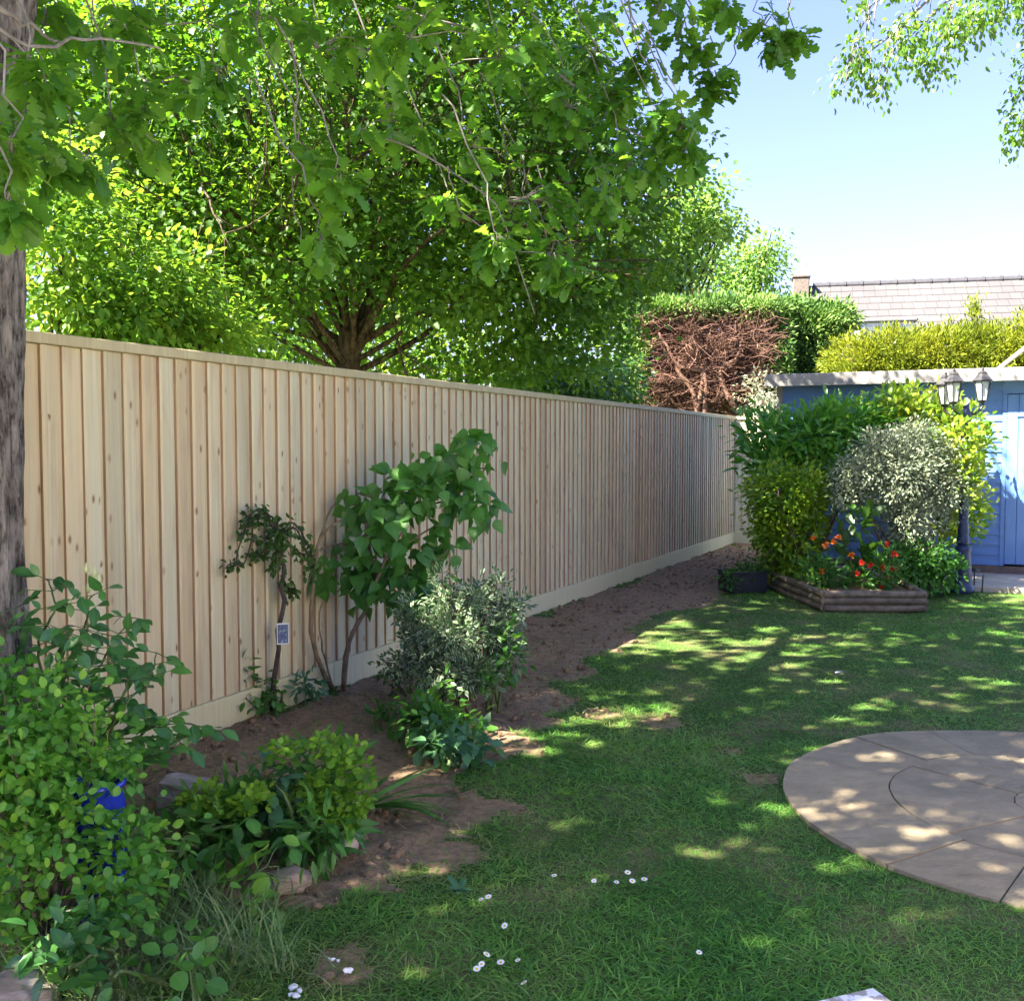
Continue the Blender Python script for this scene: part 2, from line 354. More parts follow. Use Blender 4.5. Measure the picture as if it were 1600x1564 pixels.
def woodmat(name, base, dark, warm, knot=True, sx=1.0):
    m, nt, b, o = newmat(name); L = nt.links; b.inputs['Roughness'].default_value = .72; b.inputs['Specular IOR Level'].default_value = .25
    g = N(nt, 'ShaderNodeNewGeometry'); rnd = g.outputs['Random Per Island']
    tc = N(nt, 'ShaderNodeTexCoord'); add = N(nt, 'ShaderNodeVectorMath', operation='MULTIPLY_ADD')
    cv = N(nt, 'ShaderNodeCombineXYZ'); mm = N(nt, 'ShaderNodeMath', operation='MULTIPLY'); mm.inputs[1].default_value = 17.0; L.new(rnd, mm.inputs[0])
    L.new(mm.outputs[0], cv.inputs[1]); L.new(mm.outputs[0], cv.inputs[2])
    L.new(tc.outputs['Object'], add.inputs[0]); add.inputs[1].default_value = (1, 1, 1); L.new(cv.outputs[0], add.inputs[2])
    def mp(s):
        k = N(nt, 'ShaderNodeMapping'); k.inputs['Scale'].default_value = s; L.new(add.outputs[0], k.inputs[0]); return k.outputs[0]
    grain = noise(nt, mp((60 * sx, 60, 1.3)), 1.0, 5, .6); broad = noise(nt, mp((14 * sx, 14, .7)), 1.0, 3)
    c = ramp(nt, grain, [(.3, tuple(x * .78 for x in base)), (.62, base)])
    c = mixc(nt, ramp(nt, broad, [(.4, (0, 0, 0)), (.7, (.8, .8, .8))]), c, warm)
    tint = ramp(nt, rnd, [(0, (.74, .71, .64)), (.25, (.98, 1, .95)), (.5, (1.04, .99, .90)), (.75, (.90, .81, .70)), (1, (1.0, 1.0, .93))])
    c = mixc(nt, 1.0, c, tint, 'MULTIPLY')
    if knot:
        vo = N(nt, 'ShaderNodeTexVoronoi', voronoi_dimensions='2D'); vo.inputs['Scale'].default_value = 1; sx_ = N(nt, 'ShaderNodeSeparateXYZ'); cx_ = N(nt, 'ShaderNodeCombineXYZ'); L.new(mp((21, 1, 10.5)), sx_.inputs[0]); L.new(sx_.outputs[0], cx_.inputs[0]); L.new(sx_.outputs[2], cx_.inputs[1]); L.new(cx_.outputs[0], vo.inputs['Vector'])
        kn = ramp(nt, vo.outputs['Distance'], [(.08, (1, 1, 1)), (.16, (.6, .6, .6)), (.30, (0, 0, 0))])
        sp_ = N(nt, 'ShaderNodeSeparateColor'); L.new(vo.outputs['Color'], sp_.inputs[0]); pick = ramp(nt, sp_.outputs[0], [(.90, (0, 0, 0)), (.97, (1, 1, 1))])
        c = mixc(nt, mixc(nt, 1.0, kn, pick, 'MULTIPLY'), c, dark)
        st = noise(nt, mp((11, 3, 1.9)), 1.0, 4); c = mixc(nt, ramp(nt, st, [(.52, (0, 0, 0)), (.72, (.65, .65, .65))]), c, tuple((x + y) / 2 for x, y in zip(dark, warm)))
    L.new(c, b.inputs['Base Color']); bump(nt, b, grain, .25, .004); return m
M['fence_board'] = woodmat('fence board', (.58, .54, .385), (.20, .11, .06), (.54, .45, .295))
M['fence_edge'] = simple('fence board edge', (.42, .285, .18), (.28, .175, .105), 3, .85, (8, 8, 1))
M['fence_cap'] = woodmat('fence cap', (.46, .44, .29), (.20, .16, .09), (.36, .33, .22), False)
M['gravel_board'] = woodmat('gravel board', (.56, .54, .37), (.3, .25, .15), (.52, .52, .36), False)
M['soil'] = None
def soilmat():
    m, nt, b, o = newmat('soil'); b.inputs['Roughness'].default_value = .95; b.inputs['Specular IOR Level'].default_value = .15
    v = coords(nt); a = noise(nt, v, 1.3, 4); f = noise(nt, v, 28, 6, .7); f3 = noise(nt, v, 130, 3, .7)
    c = mixc(nt, a, ramp(nt, f, [(.3, (.16, .105, .063)), (.7, (.38, .255, .15))]), ramp(nt, f, [(.3, (.22, .147, .09)), (.7, (.45, .32, .20))]))
    c = mixc(nt, ramp(nt, f3, [(.66, (0, 0, 0)), (.74, (.7, .7, .7))]), c, (.32, .25, .18))
    nt.links.new(c, b.inputs['Base Color']); h = N(nt, 'ShaderNodeMath', operation='ADD'); nt.links.new(f, h.inputs[0]); nt.links.new(f3, h.inputs[1]); bump(nt, b, h.outputs[0], .9, .025); return m
M['soil'] = soilmat()
def lawnmat():
    m, nt, b, o = newmat('lawn'); b.inputs['Roughness'].default_value = .95; b.inputs['Specular IOR Level'].default_value = .1
    v = coords(nt); a = noise(nt, v, 2.3, 4, .6); f = noise(nt, v, 45, 5, .7)
    c = mixc(nt, ramp(nt, a, [(.45, (0, 0, 0)), (.66, (1, 1, 1))]), ramp(nt, f, [(.3, (.03, .06, .014)), (.7, (.075, .125, .03))]), ramp(nt, f, [(.3, (.09, .08, .04)), (.7, (.20, .17, .085))]))
    nt.links.new(c, b.inputs['Base Color']); bump(nt, b, f, .8, .02); return m
M['lawn'] = lawnmat()

# ------------------------------------------------------------------ ground: one far sheet, then lawn and soil from one fine grid
FA, FB = G(240, 1170), G(1145, 846)
FU = (FB - FA).normalized(); FN = Vector((FU.y, -FU.x, 0))         # along the long fence, and out of its face towards the garden
FANG = math.atan2(FU.y, FU.x)
mb = MB(); mb.add([(-300, -300, -.05), (300, -300, -.05), (300, 300, -.05), (-300, 300, -.05)], [(0, 1, 2, 3)])
tag(mb.build('ground', M['lawn']), kind='structure')

soil_px = [(1194, 847), (1188, 880), (1150, 925), (1095, 938), (1010, 962), (955, 1000), (905, 1050), (850, 1105), (835, 1160), (770, 1215), (735, 1262), (690, 1290), (640, 1345), (545, 1385), (430, 1430), (330, 1470), (230, 1560), (60, 1900)]
SOIL = [tuple(G(*p)[:2]) for p in soil_px] + [(-4.5, 2.0), tuple((FA - FU * 6)[:2]), tuple((FB + FU * .3)[:2]), tuple((FB + FU * .3 + FN * 1.6)[:2])]
PAT_PX = [(1220, 1215), (1240, 1185), (1330, 1155), (1500, 1142), (1265, 1275), (1400, 1362), (1500, 1392), (1600, 1420)]
pp = np.array([tuple(G(*p)[:2]) for p in PAT_PX]); A_ = np.c_[2 * pp, np.ones(len(pp))]; sol = np.linalg.lstsq(A_, (pp ** 2).sum(1), rcond=None)[0]
PC = (sol[0], sol[1]); PR = math.sqrt(sol[2] + sol[0] ** 2 + sol[1] ** 2)
bare = [(535, 1510, .11), (600, 1300, .22), (700, 1250, .2), (1185, 1215, .12), (1040, 1125, .12), (680, 1335, .15), (1150, 1170, .07), (930, 1110, .15)]
BARE = [(G(a, b).x, G(a, b).y, r) for a, b, r in bare]
def soil_amount(x, y):
    """1 on bare earth, 0 on full turf"""
    jx = (fbm(x, y, 2.2, 1) - .5) * .55 + (fbm(x, y, 9, 2) - .5) * .22; jy = (fbm(x, y, 2.2, 3) - .5) * .55 + (fbm(x, y, 9, 4) - .5) * .22
    s = np.where(in_poly(x + jx, y + jy, SOIL), 1.0, 0.0)
    for bx, by, r in BARE:
        d = np.hypot(x + jx * .4 - bx, (y + jy * .4 - by) * .8); s = np.maximum(s, np.clip(1.25 - d / r, 0, .9))
    return s
def hz(x, y):
    s = in_poly(x, y, SOIL) * 1.0
    e = (x - FA.x) * FN.x + (y - FA.y) * FN.y                       # distance out from the fence
    mound = np.exp(-((e - .55) / .35) ** 2) * np.clip((7.0 - y) / 2, 0, 1) * .055
    return (fbm(x, y, .8, 9) - .5) * .03 + s * ((fbm(x, y, 6, 6) - .5) * .05 + (fbm(x, y, 22, 8, 2) - .5) * .03 + mound)
xs = np.arange(-4.6, 11.0, .035); ys = np.arange(1.2, 18.6, .035)
gx, gy = np.meshgrid(xs, ys); gz = hz(gx, gy) - .012
gv = np.stack([gx, gy, gz], -1).reshape(-1, 3); nx_, ny_ = len(xs), len(ys)
ii, jj = np.meshgrid(np.arange(nx_ - 1), np.arange(ny_ - 1)); a0 = (jj * nx_ + ii).ravel()
gf = np.stack([a0, a0 + 1, a0 + nx_ + 1, a0 + nx_], 1); fc = gv[gf].mean(1)
soil_f = soil_amount(fc[:, 0], fc[:, 1]) > .5
def sub(mask, name, mat):
    f = gf[mask]; u, inv = np.unique(f, return_inverse=True)
    return tag(np_mesh(name, gv[u], inv.reshape(f.shape), mat, smooth=True), kind='structure')
sub(~soil_f, 'lawn', M['lawn']); sub(soil_f, 'soil', M['soil'])

# paving in front of the shed
SF = G(1217, 905); SF = Vector((at(1217, 700, 13.1).x, 13.1, 0))                # front left foot of the shed
SU, SV = FN, FU                                                       # along its front, and back through it
SANG = math.atan2(SU.y, SU.x)
m_pave = simple('paving', (.46, .38, .30), (.34, .28, .21), 8, .9, bumps=.3)
mb = MB(); rot = Matrix.Translation(SF) @ Matrix.Rotation(SANG, 4, 'Z')
for i in range(3, 12):
    for j in range(2):
        mb.box((-.6 + i * .602, -.25 - .62 * (j + 1), -.03), (-.6 + i * .602 + .592, -.25 - .62 * j - .01, .035 + .004 * ((i * 7 + j * 3) % 3)), M=rot, bev=.006)
mb.box((.2, -.25, -.03), (6.6, 3.2, .03), M=rot)
tag(mb.build('paving', m_pave), kind='structure')

# unseen pale flags, added to bounce sunlight onto the fence and lawn
m_flag = simple('pale flagstone', (.56, .50, .42), (.44, .39, .32), 5, .9, bumps=.3)
mb = MB()
for i in range(24):
    for j in range(18):
        x0, y0 = -3.2 + i * .60, .95 - (j + 1) * .60; mb.box((x0, y0, -.04), (x0 + .59, y0 + .59, .012 + .003 * ((i * 5 + j * 3) % 4)))
tag(mb.build('fill_terrace', m_flag), kind='structure')

# round patio of riven slabs
def patiomat():
    m, nt, b, o = newmat('patio slab'); b.inputs['Roughness'].default_value = .9; b.inputs['Specular IOR Level'].default_value = .2
    v = coords(nt); f = noise(nt, v, 3.2, 6, .65); g2 = noise(nt, coords(nt, (1.0, 1.35, 1)), 9, 9, .72); sp_ = noise(nt, v, 90, 2)
    c = mixc(nt, .45, ramp(nt, f, [(.3, (.28, .23, .15)), (.7, (.46, .385, .26))]), ramp(nt, g2, [(.3, (.19, .155, .10)), (.7, (.44, .37, .25))]))
    c = mixc(nt, ramp(nt, sp_, [(.66, (0, 0, 0)), (.76, (.5, .5, .5))]), c, (.42, .40, .36))
    c = mixc(nt, ramp(nt, noise(nt, v, 1.4, 3), [(.55, (0, 0, 0)), (.75, (.45, .45, .45))]), c, (.17, .18, .12))
    gi = N(nt, 'ShaderNodeNewGeometry'); c = mixc(nt, 1.0, c, ramp(nt, gi.outputs['Random Per Island'], [(0, (.80, .80, .82)), (.5, (1, .97, .93)), (1, (1.08, 1.03, .98))]), 'MULTIPLY')
    nt.links.new(c, b.inputs['Base Color']); bump(nt, b, g2, 1.0, .035); return m
m_slab = patiomat(); m_joint = simple('joint moss', (.11, .10, .075), (.05, .045, .035), 40, .95, bumps=.6)
mb = MB(); mb.lathe([(PR - .03, -.06), (PR - .02, -.002)], 72, (PC[0], PC[1], 0)); pj = mb
mb = MB()
def sector(r0, r1, a0, a1, top, gap=.0035):
    n = max(3, int((a1 - a0) / .06)); vs = []
    for r, k in ((r0, 1), (r1, 1)):
        for t in np.linspace(0, 1, n + 1):
            g_ = gap / max(r, .05); a = a0 + g_ + (a1 - a0 - 2 * g_) * t
            rr = r + (gap if r == r0 and r0 > 0 else -gap) + .008 * (vnoise(a * 9, r * 3, 1, 2) - .5)
            vs.append((PC[0] + rr * math.cos(a), PC[1] + rr * math.sin(a)))
    m1 = n + 1; V = [(x, y, top - .004 + .004 * math.sin(x * 7 + y * 5)) for x, y in vs] + [(x, y, -.05) for x, y in vs]; F = []
    for i in range(n):
        F += [(i, m1 + i, m1 + i + 1, i + 1), (2 * m1 + i, i, i + 1, 2 * m1 + i + 1)[::-1], (m1 + i, 3 * m1 + i, 3 * m1 + i + 1, m1 + i + 1)]
    F += [(0, 2 * m1, 3 * m1, m1), (n, m1 + n, 3 * m1 + n, 2 * m1 + n)]
    mb.add(V, F)
def ang(px, py): g_ = G(px, py); return math.atan2(g_.y - PC[1], g_.x - PC[0])
cuts = sorted([ang(1300, 1197) % (2 * math.pi), ang(1365, 1163) % (2 * math.pi), ang(1462, 1150) % (2 * math.pi), ang(1280, 1285) % (2 * math.pi), ang(1390, 1352) % (2 * math.pi), ang(1570, 1400) % (2 * math.pi), .2, .95, 5.5])
for i, a in enumerate(cuts):
    b_ = cuts[(i + 1) % len(cuts)]
    if b_ <= a: b_ += 2 * math.pi
    sector(.70, PR, a, b_, .008 + .002 * (i % 3))
ia = [.55, 1.45, 2.25, 2.95, 3.6, 4.5, 5.6]
for i, a in enumerate(ia): sector(.20, .70, a, ia[i + 1] if i < 6 else .55 + 2 * math.pi, .008 + .003 * (i % 2))
sector(.0, .20, 0, 2 * math.pi, .009, .004)
pat = tag(mb.build('patio', m_slab), kind='structure'); pj.build('joint', m_joint, pat)

# ------------------------------------------------------------------ long fence and its return
def fence(name, label, origin, ang_, length, pitch, H=2.0, flip=False, gstart=0.0):
    t = thing(name, label, 'fence', origin, ang_)
    mb = MB(); n = int(length / pitch)
    for i in range(n):
        s0 = i * pitch; s1 = s0 + pitch + .012; lean = random.uniform(-.002, .002); th = .027 + random.uniform(-.003, .003); d = random.uniform(-.0015, .0015)
        s0 += random.uniform(-.004, .004); z0, z1 = .157, H - .052
        # wedge board: thick near edge, thin far edge tucked under its neighbour
        a1 = s0 + random.uniform(.010, .018)
        row = lambda l, z: [(s0 + l, -th * .82 - d, z), (a1 + l, -th - d, z), (s1 + l, -.004 - d, z), (s1 + l, .004, z), (s0 + l, .004, z)]
        vs = row(0, z0) + row(lean, z1)
        mb.add(vs, [(0, 1, 6, 5), (1, 2, 7, 6), (2, 3, 8, 7), (3, 4, 9, 8), (4, 3, 2, 1, 0), (5, 6, 7, 8, 9)], 0); mb.add([vs[4], vs[0], vs[5], vs[9]], [(0, 1, 2, 3)], 1)
    mb.build('board_panel', [M['fence_board'], M['fence_edge']], t, world=False)
    k = 0; s = 0.0
    while s < length - .01:
        e = min(s + 3.0 + (gstart if k == 0 else 0), length); mb = MB(); mb.box((s + .002, -.034, -.05), (e - .002, .006, .154), bev=.003); mb.build('gravel_board', M['gravel_board'], t, world=False)
        mb = MB(); mb.box((s + .001, -.042, H - .050), (e - .001, .034, H), bev=.004); mb.build('capping_rail', M['fence_cap'], t, world=False); s = e; k += 1
    for z in (.4, 1.1, 1.75):
        mb = MB(); mb.box((0, .007, z), (length, .045, z + .08)); mb.build('rail', M['fence_cap'], t, world=False)
    return t
back_len = 2.6; L1 = (FB - FA).length + back_len + .1
fence('wooden_fence', 'long pale closeboard timber fence running back along the soil bed', FA - FU * back_len, FANG, L1, .1155, gstart=1.1)
fence('wooden_fence', 'short return of pale timber fence at the far corner beside the blue shed', FB + FN * .03, SANG, 1.75, .115)

# ------------------------------------------------------------------ blue shed
t = thing('shed', 'blue painted timber shed with white roof edge behind the bushes', 'shed', SF, SANG)
def paint(name, c, c2, sx=(3, 3, 30)):
    m, nt, b, o = newmat(name); b.inputs['Roughness'].default_value = .55
    f = noise(nt, coords(nt, sx), 1.5, 5); g2 = noise(nt, coords(nt), 14, 5, .7)
    cc = mixc(nt, ramp(nt, g2, [(.68, (0, 0, 0)), (.76, (.8, .8, .8))]), ramp(nt, f, [(.3, c2), (.7, c)]), (.30, .36, .46))
    nt.links.new(cc, b.inputs['Base Color']); bump(nt, b, f, .3, .004); return m
m_blue = paint('blue paint', (.12, .25, .53), (.10, .21, .47)); m_blue2 = paint('blue door paint', (.125, .26, .53), (.105, .22, .47), (30, 30, 3))
m_white = simple('weathered white', (.32, .305, .28), (.24, .225, .21), 7, .7); m_felt = simple('grey roof felt', (.30, .29, .28), (.2, .2, .2), 30, .95)
m_iron = simple('black iron', (.03, .03, .035), (.02, .02, .022), 20, .5)
SW, SD, SH = 5.2, 2.7, 2.30; DX = 2.62
mb = MB(); nb = 18; bh = (SH - .12) / nb
for i in range(nb):                                                  # overlapping horizontal boards left of the door
    z0 = .12 + i * bh
    mb.add([(0, -.018, z0), (DX - .05, -.018, z0), (DX - .05, -.004, z0 + bh), (0, -.004, z0 + bh), (0, .02, z0), (DX - .05, .02, z0)], [(0, 1, 2, 3), (4, 5, 1, 0)])
mb.add([(0, 0, .12), (0, SD, .12), (0, SD, SH), (0, 0, SH)], [(3, 2, 1, 0)]); mb.add([(SW, 0, .12), (SW, SD, .12), (SW, SD, SH), (SW, 0, SH)], [(0, 1, 2, 3)])
mb.add([(0, SD, .12), (SW, SD, .12), (SW, SD, SH), (0, SD, SH)], [(3, 2, 1, 0)])
mb.box((DX - .05, -.02, SH - .17), (SW, .0, SH)); mb.box((DX + 1.75, -.02, .12), (SW, .0, SH - .172))
mb.build('wall', m_blue, t, world=False)
mb = MB(); mb.box((-.03, -.034, .10), (.045, -.0195, SH - .02), bev=.003); mb.build('corner_trim', m_white, t, world=False)
d = MB(); x = DX
while x < DX + 1.72:
    w = random.choice((.095, .12, .105)); d.box((x + .0015, -.030, .14), (min(x + w, DX + 1.74) - .0015, -.006, SH - .178), bev=.004); x += w
door = d.build('door', m_blue2, t, world=False)
d = MB(); d.box((DX + .22, -.048, .30), (DX + 1.7, -.031, .37), bev=.004); d.box((DX + .25, -.044, .15), (DX + .272, -.031, .298)); d.build('ledge', m_blue2, door, world=False)
d = MB(); d.box((DX + .10, -.044, 1.86), (DX + .62, -.031, 1.90), bev=.003); d.build('hinge', m_blue2, door, world=False)
d = MB(); d.box((DX - .048, -.026, .12), (DX - .002, .0, SH - .172)); d.build('door_frame', m_blue, t, world=False)
mb = MB(); mb.box((-.12, -.24, SH + .005), (SW + .15, SD + .1, SH + .10), bev=.01); mb.build('roof', m_felt, t, world=False)
mb = MB(); mb.box((-.14, -.262, SH - .035), (SW + .15, -.2415, SH + .118), bev=.006); mb.build('fascia', m_white, t, world=False)
mb = MB(); mb.box((-.02, -.03, .0), (SW, SD, .115)); mb.build('plinth', simple('shed plinth', (.2, .15, .12), (.1, .08, .07), 9, .9), t, world=False)

# ------------------------------------------------------------------ house beyond the hedge
H0 = at(1262, 447, 30.0); H1 = at(1600, 436, 28.65); HU = (H1 - H0); HU.z = 0; HU.normalize(); HV = Vector((-HU.y, HU.x, 0)); hang = math.atan2(HU.y, HU.x)
t = thing('house', 'bungalow with grey tiled roof and chimney beyond the golden hedge', 'house', (H0.x, H0.y, 0), hang)
def tilemat():
    m, nt, b, o = newmat('roof tile'); b.inputs['Roughness'].default_value = .8
    br = N(nt, 'ShaderNodeTexBrick'); br.offset = .5; br.inputs['Scale'].default_value = 1; br.inputs['Brick Width'].default_value = .30; br.inputs['Row Height'].default_value = 50
    br.inputs['Mortar Size'].default_value = .006; br.inputs['Color1'].default_value = (.082, .080, .083, 1); br.inputs['Color2'].default_value = (.062, .060, .063, 1); br.inputs['Mortar'].default_value = (.025, .025, .025, 1)
    g = N(nt, 'ShaderNodeNewGeometry'); tc = N(nt, 'ShaderNodeTexCoord'); cv = N(nt, 'ShaderNodeCombineXYZ'); ad = N(nt, 'ShaderNodeVectorMath', operation='ADD')
    nt.links.new(g.outputs['Random Per Island'], cv.inputs[0]); nt.links.new(tc.outputs['Object'], ad.inputs[0]); nt.links.new(cv.outputs[0], ad.inputs[1]); nt.links.new(ad.outputs[0], br.inputs['Vector'])
    f = noise(nt, coords(nt), 1.2, 5); c = mixc(nt, 1.0, br.outputs['Color'], ramp(nt, f, [(.3, (.86, .84, .84)), (.7, (1.05, 1, .98))]), 'MULTIPLY')
    nt.links.new(c, b.inputs['Base Color']); return m
m_tile = tilemat(); m_brick = simple('pale chimney brick', (.17, .14, .12), (.10, .08, .07), 22, .9); m_wall = simple('house render', (.6, .55, .48), (.5, .45, .4), 5, .9)
RZ = H0.z; slope = math.tan(math.radians(36)); mb = MB(); gauge = .30
for i in range(13):
    y0, y1 = -.02 - i * gauge, -.02 - (i + 1) * gauge - .05; z0, z1 = RZ + (y0) * slope, RZ + y1 * slope
    mb.add([(0, y0, z0 + .002), (14, y0, z0 + .002), (14, y1, z1 + .030), (0, y1, z1 + .030), (0, y1, z1 - .01), (14, y1, z1 - .01)], [(3, 2, 1, 0), (4, 5, 2, 3)])
rf = mb.build('roof', m_tile, t, world=False)
mb = MB(); mb.add([(0, 0, RZ), (14, 0, RZ), (14, 4.2, RZ - 4.2 * slope), (0, 4.2, RZ - 4.2 * slope)], [(0, 1, 2, 3)]); mb.build('rear_slope', m_tile, rf, world=False)
mb = MB(); x = .15
while x < 14:
    mb.tube([(x, 0, RZ - .02), (x + .445, 0, RZ - .02)], .11, 10); mb.tube([(x + .40, 0, RZ - .02), (x + .45, 0, RZ - .02)], .135, 10); x += .46
mb.build('ridge_tiles', simple('ridge tile', (.06, .06, .07), (.04, .04, .046), 9, .8), rf, world=False)
mb = MB(); mb.box((-.42, -.62, 2.5), (.02, .18, RZ + .16), bev=.02); mb.box((-.45, -.65, RZ + .16), (.05, .21, RZ + .23), bev=.01); mb.build('chimney', m_brick, t, world=False)
mb = MB(); mb.box((.05, -3.6, 0), (13.9, -3.4, RZ - 3.6 * slope)); mb.box((.05, 3.4, 0), (13.9, 3.6, RZ - 3.6 * slope))
mb.add([(.05, -3.4, 0), (.05, 3.4, 0), (.05, 3.4, RZ - 3.5 * slope), (.05, 0, RZ - .06), (.05, -3.4, RZ - 3.5 * slope)], [(4, 3, 2, 1, 0)]); mb.build('wall', m_wall, t, world=False)
dp = Matrix.Rotation(-hang, 4, 'Z') @ (at(1345, 505, 26.6) - Vector((H0.x, H0.y, 0))); dp2 = Matrix.Rotation(-hang, 4, 'Z') @ (at(1432, 505, 26.6) - Vector((H0.x, H0.y, 0)))
dz = at(1380, 498, 26.6).z
mb = MB(); mb.box((dp.x - .25, dp.y, dz - .10), (dp2.x, dp.y + 2.4, dz), bev=.03); dr = mb.build('dormer', simple('dormer lead', (.16, .16, .18), (.1, .1, .11), 9, .6), t, world=False)
mb = MB(); mb.box((dp.x - .1, dp.y + .1, dz - .9), (dp2.x - .1, dp.y + 2.0, dz - .102)); mb.build('window_frame', simple('white frame', (.75, .75, .74), (.66, .66, .65), 4, .4), dr, world=False)
mb = MB()
for k in range(3):
    w = (dp2.x - dp.x - .1) / 3; mb.box((dp.x + k * w, dp.y + .07, dz - .85), (dp.x + k * w + w - .08, dp.y + .098, dz - .2))
mb.build('pane', simple('window glass', (.10, .12, .14), (.07, .08, .1), 2, .06, spec=.8), dr, world=False)

# unseen two-storey house, added right of the camera to bounce warm light
t = thing('fill_house', 'cream rendered house standing beside the terrace to the right of the camera', 'house', (5.6, -8.0, 0))
m_rend = simple('cream render', (.75, .72, .665), (.69, .66, .605), 6, .9, bumps=.2); m_frame = simple('white window frame', (.75, .75, .74), (.66, .66, .65), 4, .4); m_pane = simple('house glass', (.06, .07, .08), (.05, .05, .06), 2, .06, spec=.8)
mb = MB(); mb.box((0, 0, 0), (7.0, 9.2, 5.0)); mb.build('wall', m_rend, t, world=False)
mb = MB(); mb.add([(-.35, -.3, 4.95), (-.35, 9.5, 4.95), (3.5, 9.5, 7.4), (3.5, -.3, 7.4), (7.35, -.3, 4.95), (7.35, 9.5, 4.95), (-.35, -.3, 5.01), (7.35, -.3, 5.01)], [(0, 1, 2, 3), (3, 2, 5, 4), (0, 3, 4), (1, 5, 2), (0, 4, 5, 1)]); mb.build('roof', m_tile, t, world=False)
for y0, z0, w, h in ((.9, 1.0, 1.3, 1.15), (3.4, .05, 1.9, 2.05), (7.0, 1.0, 1.3, 1.15), (1.0, 3.3, 1.2, 1.1), (4.0, 3.3, 1.2, 1.1), (7.1, 3.3, 1.2, 1.1)):
    mb = MB(); mb.box((-.03, y0, z0), (-.001, y0 + w, z0 + h), bev=.004); wf = mb.build('window', m_frame, t, world=False)
    mb = MB(); k = w / 2
    for q in range(2): mb.box((-.036, y0 + q * k + .06, z0 + .07), (-.0305, y0 + q * k + k - .05, z0 + h - .07))
    mb.build('pane', m_pane, wf, world=False)

# ------------------------------------------------------------------ trees
def edge_fn(tab, jitter=26):
    ys_ = [a for a, b in tab]; xs_ = [b for a, b in tab]
    def f(P):
        px, py, dep = project(P); e = np.interp(py, ys_, xs_) + (fbm(py, py * 0, .03, 3) - .5) * 70 + np.clip(R.normal(size=len(px)), -1.2, 1.2) * jitter
        return (px < e) | (py < -40) | (dep < .2)
    return f
def limb_tree(mb, start, dirs, length, r0, depth=2, n=7, wob=.08, lift=.25, kids=4, xmax=99):
    """limbs that fork and thin out; returns their tips"""
    tips = []
    def go(p, d, L, r, lev):
        pts = [Vector(p)]; dd = Vector(d).normalized()
        for i in range(n):
            dd = (dd + Vector(R.normal(size=3)) * wob + Vector((0, 0, lift * .12))).normalized()
            if pts[-1].x > xmax: dd = Vector((-.15, dd.y, dd.z)).normalized()
            pts.append(pts[-1] + dd * L / n)
        mb.tube(pts, np.linspace(r, r * .35, n + 1), 7 if lev == depth else 5, rough=.12)
        tips.append(pts[-1])
        if lev > 0:
            for k in range(kids):
                q = pts[R.integers(n // 3, n)]; nd = (dd + Vector(R.normal(size=3)) * .6).normalized(); go(q, nd, L * .55, r * .42, lev - 1)
    for d_, s in dirs: go(start + Vector((0, 0, R.uniform(-.25, .25))), d_, length * s, r0 * (.55 + .45 * R.random()), depth)
    return tips

# -- oak whose trunk stands inside the garden at the left
t = thing('oak_tree', 'oak with grey furrowed trunk in front of the fence and lobed leaves overhead', 'tree', (-2.03, 3.7, 0))
def ridged_trunk(path, radii, n=150, m=300, ridge=.15):
    P = smooth_path(path, m); r = np.interp(np.linspace(0, 1, m), np.linspace(0, 1, len(radii)), radii); th = np.linspace(0, 2 * math.pi, n, endpoint=False)
    zz = np.linspace(0, np.linalg.norm(np.diff(P, axis=0), axis=1).sum(), m)
    TH, Z = np.meshgrid(th, zz); wv = TH + .25 * (fbm(Z, Z * 0, 1.2, 2) - .5)
    rid = np.abs(vnoise(np.cos(wv) * 3.2 + 20, np.sin(wv) * 3.2 + Z * .42 + 20, 1.9, 1) - .5) * 2; rid2 = vnoise(np.cos(wv) * 6 + 20, np.sin(wv) * 6 + Z * 1.6 + 20, 2, 5) - .5
    k = 1 + ridge * (1.5 * np.minimum(rid * 1.6, 1) - .9) + ridge * .9 * rid2 + .05 * (fbm(TH * 0 + np.cos(TH) * 2 + 9, Z, .9, 4) - .5); rr = r[:, None] * k
    V = np.stack([P[:, 0:1] + rr * np.cos(TH), P[:, 1:2] + rr * np.sin(TH), np.broadcast_to(P[:, 2:3], rr.shape)], -1).reshape(-1, 3)
    i, j = np.meshgrid(np.arange(m - 1), np.arange(n), indexing='ij'); a = i * n + j; b_ = i * n + (j + 1) % n
    return V, np.stack([a.ravel(), b_.ravel(), (b_ + n).ravel(), (a + n).ravel()], 1)
V, F = ridged_trunk([(-2.06, 3.7, -.1), (-2.05, 3.7, .5), (-2.045, 3.7, 1.5), (-2.03, 3.7, 2.3), (-2.0, 3.72, 2.9), (-1.9, 3.75, 3.5)], [.36, .29, .262, .25, .25, .255, .23])
np_mesh('trunk', V, F, M['bark'], t, smooth=True)
limbs = [[(-1.9, 3.74, 3.2), (-1.0, 4.2, 4.3), (.2, 4.9, 5.4), (1.2, 5.6, 6.2)], [(-1.95, 3.8, 3.3), (-2.2, 5.2, 4.7), (-2.0, 7.0, 5.8)], [(-1.8, 3.7, 3.4), (-1.4, 2.4, 4.8), (-1.0, 1.0, 5.9), (-.2, .4, 6.6)],
         [(-1.95, 3.7, 3.3), (-3.4, 3.5, 5.0), (-5.0, 3.4, 6.2)], [(-1.86, 3.75, 3.3), (-1.7, 3.9, 5.2), (-1.2, 4.3, 7.6)], [(-1.85, 3.76, 3.4), (-1.0, 5.6, 5.2), (-.6, 7.2, 6.2)], [(-1.7, 3.9, 4.9), (-.6, 3.2, 6.3), (.4, 3.2, 7.0)]]
mb = MB()
